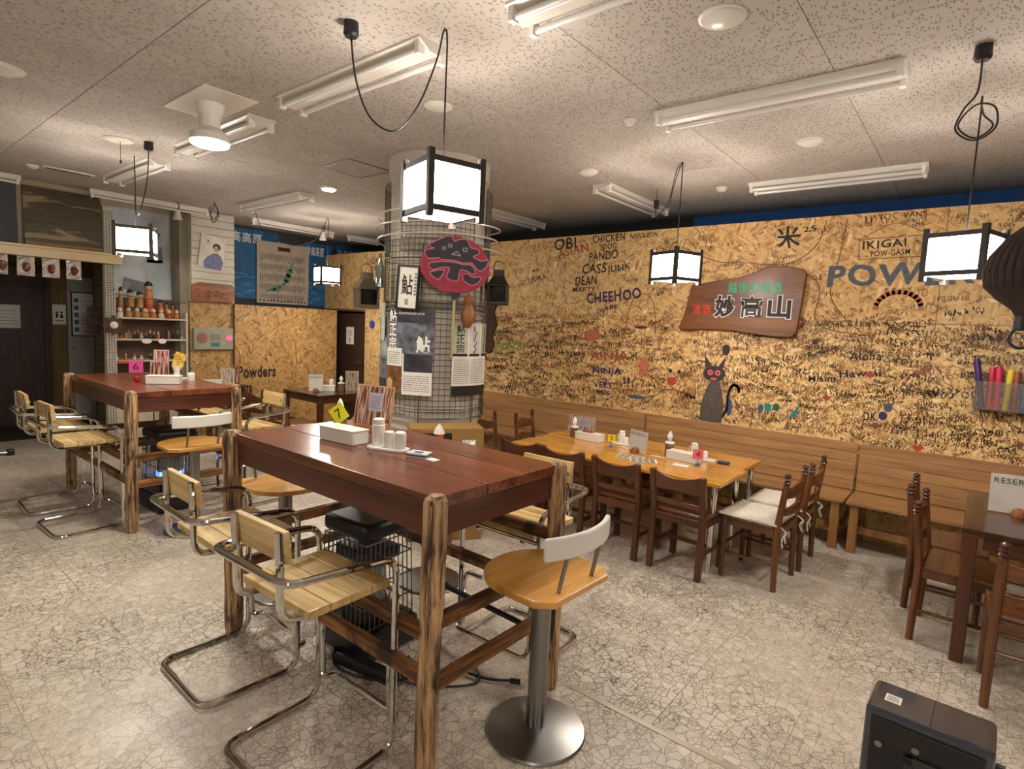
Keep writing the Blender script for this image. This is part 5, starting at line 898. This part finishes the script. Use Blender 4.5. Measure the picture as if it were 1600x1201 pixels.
tag(MB().box(-.09, .09, -.07, .07, 0, .699).build('wooden_pedestal', wood('pedestal_wood', '5a3a20', '7c5430', 'z'), None, smooth=False, bev=.004, loc=(-2.9, 2.78, 0)), 'narrow wooden pedestal under the small doll by the column', 'pedestal')
# ------------------------------------------------------------------ sack, rope, marker box at right
t = thing('hanging_sack', 'dark brown gathered sack hanging from a rope at the right edge', 'sack', (.115, 2.96, 0)); n = 96; prof = [(.015, 2.10), (.03, 2.08), (.08, 2.03), (.125, 1.96), (.14, 1.90), (.13, 1.84), (.09, 1.79), (.045, 1.755), (.025, 1.72), (.03, 1.675)]; v = []
for i, (r_, z_) in enumerate(prof):
    for q in range(n): a = q * math.tau / n; rr = r_ * (1 + .10 * abs(math.sin(q * math.tau / 6)) * (1 if 1 < i < 6 else .15) - .04); v.append((rr * math.cos(a), rr * math.sin(a), z_))
MB().add(v, [(i * n + q, i * n + (q + 1) % n, (i + 1) * n + (q + 1) % n, (i + 1) * n + q) for i in range(len(prof) - 1) for q in range(n)] + [tuple(range(n)), tuple((len(prof) - 1) * n + q for q in range(n))][:2]).build('bag', plain('dark_sackcloth', '3a2f28', .85, 0, .2, 30, .2), t, ang=80)
MB().tube(spl([(0, 0, 2.1), (.0, .0, 2.3), (.005, .01, 2.6), (.01, .02, CH)], 6), .011, 8).build('rope', plain('dark_rope', '2a201a', .8, 0, .3, 90, .4), t); MB().tube(rnd([(-.02, 0, 1.69), (-.045, 0, 1.64), (-.01, 0, 1.60), (.04, 0, 1.63), (.03, 0, 1.69)], .03, 5, True), .006, 8, True).build('ring', black_pl, t); MB().cyl((0, 0, 1.68), (0, 0, 1.73), .032, n=14).build('neck_strap', black_pl, t)
mk = NT('clear_acrylic'); mk.setb(Base_Color=(.92, .9, .86, 1), Roughness=.08, Transmission_Weight=.92, IOR=1.2); clear = mk.m
t = thing('marker_box', 'clear plastic box of markers hung on the strand board', 'holder', (-.01, 5.27, 1.17)); MB().box(0, .30, 0, .005, 0, .20).box(0, .30, .10, .105, 0, .26).box(0, .005, .005, .1, 0, .2).box(.295, .30, .005, .1, 0, .2).box(0, .3, 0, .105, -.005, 0).build('tray', clear, t, smooth=False)
MB().tube([(.02, .105, .26), (.15, .115, .55)], .002, 5).tube([(.28, .105, .26), (.15, .115, .55)], .002, 5).build('hanger', steel, t)
for k, (c, nm, x, lean, h) in enumerate((('3a2468', 'purple', .05, -10, .36), ('b0202a', 'red', .085, 0, .30), ('c81e5a', 'magenta', .13, -2, .31), ('d8c020', 'yellow', .175, 2, .29), ('8a3a26', 'rust', .22, 0, .28), ('2a4a86', 'blue', .265, 2, .22))):
    t = thing('marker_pen', nm + ' marker standing in the clear box', 'marker', (x - .01, 5.325, 1.172), 0, 'markers in the clear box'); Mx = Matrix.Rotation(R(lean), 4, 'Y'); m_ = plain('marker_' + nm, c, .4)
    MB().lathe([(.016, 0), (.018, .01), (.018, h * .55)], 12, M=Mx).build('barrel', m_, t); MB().lathe([(.0205, h * .55), (.0205, h * .96), (.017, h)], 12, M=Mx).build('cap', m_, t)
# ------------------------------------------------------------------ doll shelf
SX, SY = -7.83, 2.24
t = thing('display_shelf', 'white display shelf full of small wooden dolls', 'shelf', (SX, SY, 0)); sb = plain('shelf_back', '6b5348', .8, 0, .1); sw = plain('shelf_white', 'b9b0a2', .6)
MB().box(-.34, -.32, 0, .80, 0, 1.75).build('back_panel', sb, t, smooth=False)
for y in (0, .78): MB().box(-.32, 0, y, y + .02, 0, 1.78 if y == 0 else 1.6).build('side_panel', sw, t, smooth=False)
for z_ in (.72, .985, 1.24, 1.495): MB().box(-.32, .005, .021, .779, z_, z_ + .02).build('shelf_board', sw, t, smooth=False, bev=.002)
for y in (.021, .405):
    d = MB().box(-.02, -.002, y, y + .37, .06, .71).build('cabinet_door', plain('cream_door', 'b8ad98', .5), t, smooth=False, bev=.003); MB().cyl((-.003, y + (.3 if y < .1 else .08), .62), (.004, y + (.3 if y < .1 else .08), .62), .012, n=12).build('finger_hole', black_pl, d)
MB().box(.006, .01, .021, .30, .97, 1.0).build('orange_strip', plain('orange_strip', 'c2521e', .5), t, smooth=False)
for y in (.33, .50): MB().prism(ell(0, 0, .055 if y < .4 else .045, .03, 16), 0, .004, PL((.008, y, 1.235), (0, 1, 0), (0, 0, 1), (1, 0, 0))).build('cloud_label', paper, t, smooth=False)
MB().tube([(-.02, .0, 1.78), (-.02, .78, 1.72)], .006, 6).build('top_wire', wirem, t)
sky = plain('mountain_sky_print', 'bcc2c8', .6, 0, .3, 3); 
for lab, y0, z0, W, Hh, ti, m_ in (('pale mountain sky poster behind the dolls', 2.26, 1.70, .70, 1.12, 0, sky), ('dark tilted photo on the sky poster near the clip spotlight', 2.62, 2.47, .20, .16, -15, dkp), ('dark photo of rocks below the tilted one', 2.70, 2.2, .18, .2, 3, plain('rock_photo', '6a6a6a', .5, 0, .6, 40)), ('tilted grey mountain photo just above the dolls', 2.42, 1.86, .32, .14, -12, plain('hill_photo', '7c8084', .5, 0, .4, 9)), ('pale blue sky poster beside the grey post', 2.72, 1.72, .26, .52, 2, plain('sky_photo', 'bccad2', .6, 0, .15, 4))):
    ca, sa = math.cos(R(ti)), math.sin(R(ti)); k = .004 if m_ is sky else .008
    tag(MB().sheet(PL((-8.17 + k, y0, z0), (0, ca, sa), (0, -sa, ca), (1, 0, 0)), 0, W, 0, Hh, 0, .003).build('mountain_photo', m_, smooth=False), lab, 'poster')
skin = plain('pale_doll_face', 'c9a888', .5); hair = plain('doll_hair', '1c1512', .5)
def kokeshi(lab, y, z_, x, h, r_, body, band, grp):
    t = thing('wooden_doll', lab, 'doll', (SX + x, SY + y, z_), random.uniform(-.3, .3), grp); hb = h * .74
    MB().lathe([(r_ * .8, 0), (r_, h * .03), (r_ * .95, hb * .6), (r_ * .75, hb * .95), (r_ * .4, hb)], 14).build('body', body, t); MB().lathe([(r_ * .3, hb - .002), (r_ * .7, hb + h * .05), (r_ * .78, hb + h * .11), (r_ * .66, hb + h * .19)], 14).build('head', skin, t); MB().lathe([(r_ * .82, hb + h * .12), (r_ * .72, hb + h * .2), (r_ * .4, h * .985), (.002, h)], 14).build('hair', hair, t); MB().lathe([(r_ * 1.01, hb * .3), (r_ * 1.01, hb * .5)], 14).build('band', band, t)
tan_d = plain('tan_doll_wood', 'a07848', .5, 0, .2); red_d = plain('red_doll_paint', 'a03a24', .4); blk_d = plain('black_doll_paint', '221a18', .4); org_d = plain('orange_doll_paint', 'b5672a', .4, 0, .2); wht_d = plain('white_doll_paint', 'c9bfae', .4)
z1 = 1.5155
for y, x, h, r_, b, bd, lab in ((.05, -.22, .36, .026, red_d, tan_d, 'slim red doll at the left end of the top shelf'), (.13, -.2, .36, .026, tan_d, red_d, 'slim tan and red doll second from the left on the top shelf'), (.23, -.2, .34, .045, tan_d, blk_d, 'round shouldered tan doll with black base, third on the top shelf'), (.33, -.2, .32, .045, tan_d, blk_d, 'round shouldered tan doll with black base, left of the tallest doll'), (.43, -.2, .45, .055, org_d, red_d, 'tallest doll with red and black dress on the top shelf'), (.56, -.2, .22, .035, org_d, tan_d, 'orange doll right of the tallest one'), (.63, -.2, .2, .025, tan_d, org_d, 'small tan doll near the right end of the top shelf'), (.70, -.2, .19, .025, org_d, tan_d, 'small orange doll at the right end of the top shelf')): kokeshi(lab, y, z1, x, h, r_, b, bd, 'dolls on the top shelf')
rg = random.Random(8)
for k in range(8):
    y = .08 + k * .088; c = (wht_d, tan_d, tan_d, tan_d, org_d, wht_d, red_d, org_d)[k]; r_ = rg.uniform(.032, .042)
    t = thing('small_figurine', ('white faced', 'tan', 'dark tan', 'boxy tan', 'orange', 'white and black', 'red and white', 'bright orange')[k] + ' small figurine at the front of the top shelf', 'figurine', (SX - .07, SY + y, z1), rg.random(), 'figurines at the front of the top shelf'); MB().lathe([(r_ * .8, 0), (r_, .015), (r_ * .9, .05), (r_ * .4, .065)], 12).build('body', c, t); MB().lathe([(r_ * .3, .062), (r_ * .75, .075), (r_ * .75, .095), (r_ * .3, .115)], 12).build('head', skin if k % 2 else wht_d, t)
for row, (z_, n_, lab, grp) in enumerate(((1.2605, 17, 'tiny dark ornament in the crowded middle shelf row', 'tiny ornaments on the middle shelf'), (1.0055, 9, 'tiny pale ornament on the lower shelf row', 'tiny ornaments on the lower shelf'))):
    for k in range(n_):
        y = .05 + .7 * k / (n_ - 1); c = rg.choice((tan_d, blk_d, blk_d, wht_d, org_d) if row == 0 else (wht_d, wht_d, tan_d, blk_d)); r_ = rg.uniform(.016, .021); hh = rg.uniform(.06, .12) if row == 0 else rg.uniform(.04, .08)
        od = ('first second third fourth fifth sixth seventh eighth ninth tenth eleventh twelfth thirteenth fourteenth fifteenth sixteenth seventeenth').split()[k]; cn = {'tan_doll_wood': 'tan', 'black_doll_paint': 'black', 'white_doll_paint': 'white', 'orange_doll_paint': 'orange'}[c.name]; t = thing('tiny_ornament', 'tiny %s ornament, %s from the left on the %s shelf' % (cn, od, 'middle' if row == 0 else 'lower'), 'ornament', (SX - rg.uniform(.06, .12), SY + y, z_), 0, grp); MB().lathe([(r_ * .8, 0), (r_, hh * .15), (r_ * .7, hh * .5), (r_ * .35, hh * .6)], 10).build('body', c, t); MB().lathe([(r_ * .3, hh * .58), (r_ * .6, hh * .7), (r_ * .5, hh * .9), (.002, hh)], 10).build('top', rg.choice((skin, blk_d, tan_d)), t)
# odds and ends
struct(MB().box(-1.3, 3.2, 2.085, 2.115, 0, .0025).build('trim_4', plain('seam_strip', 'a89f8e', .4, .2), smooth=False))
tag(MB().tube([(-4.05, 3.2, CH), (-4.04, 3.22, 2.32)], .003, 5).build('pull_cord', plain('pale_cord', 'b5ab98', .7)), 'thin pale cord hanging from the ceiling left of the column', 'cord')
PB = PL((-4.86, 5.398, 0), (1, 0, 0), (0, 0, 1), (0, -1, 0))
tag(MB().prism([(0, 1.28), (.1, 1.27), (.16, 1.36), (.12, 1.5), (.2, 1.62), (.14, 1.78), (.19, 1.9), (.1, 1.97), (0, 1.95)], 0, .02, PB).build('bark_board', wood('bark', '2c1810', '4c2e1e', 'z', 1.2, .8), smooth=False, bev=.004), 'dark ragged bark board on the wall right of the column', 'board')
tag(MB().prism(ell(-7.16, 1.55, .05, .06, 16), .002, .03, PW).build('blue_clip', plain('blue_plastic', '2448a0', .4), smooth=False, bev=.004), 'blue plastic clip on the strand board right of the brown door', 'clip')
# step and mat by the alcove
tag(MB().box(-9.7, -8.75, .65, 2.6, 0, .012).build('door_mat', plain('dark_mat', '241c18', .9, 0, .2, 60), smooth=False), 'dark mat on the floor before the dark brown door', 'mat')
t = thing('floor_rail', 'short steel rail end on the floor at the left edge', 'rail', (-7.95, .9, 0)); MB().tube([(0, 0, .03), (.03, .38, .03)], .018, 8).build('bar', steel, t); MB().box(-.03, .06, .36, .42, 0, .06).build('foot', black_pl, t, smooth=False, bev=.005)
COL.objects.unlink(_fo); bpy.data.objects.remove(_fo)
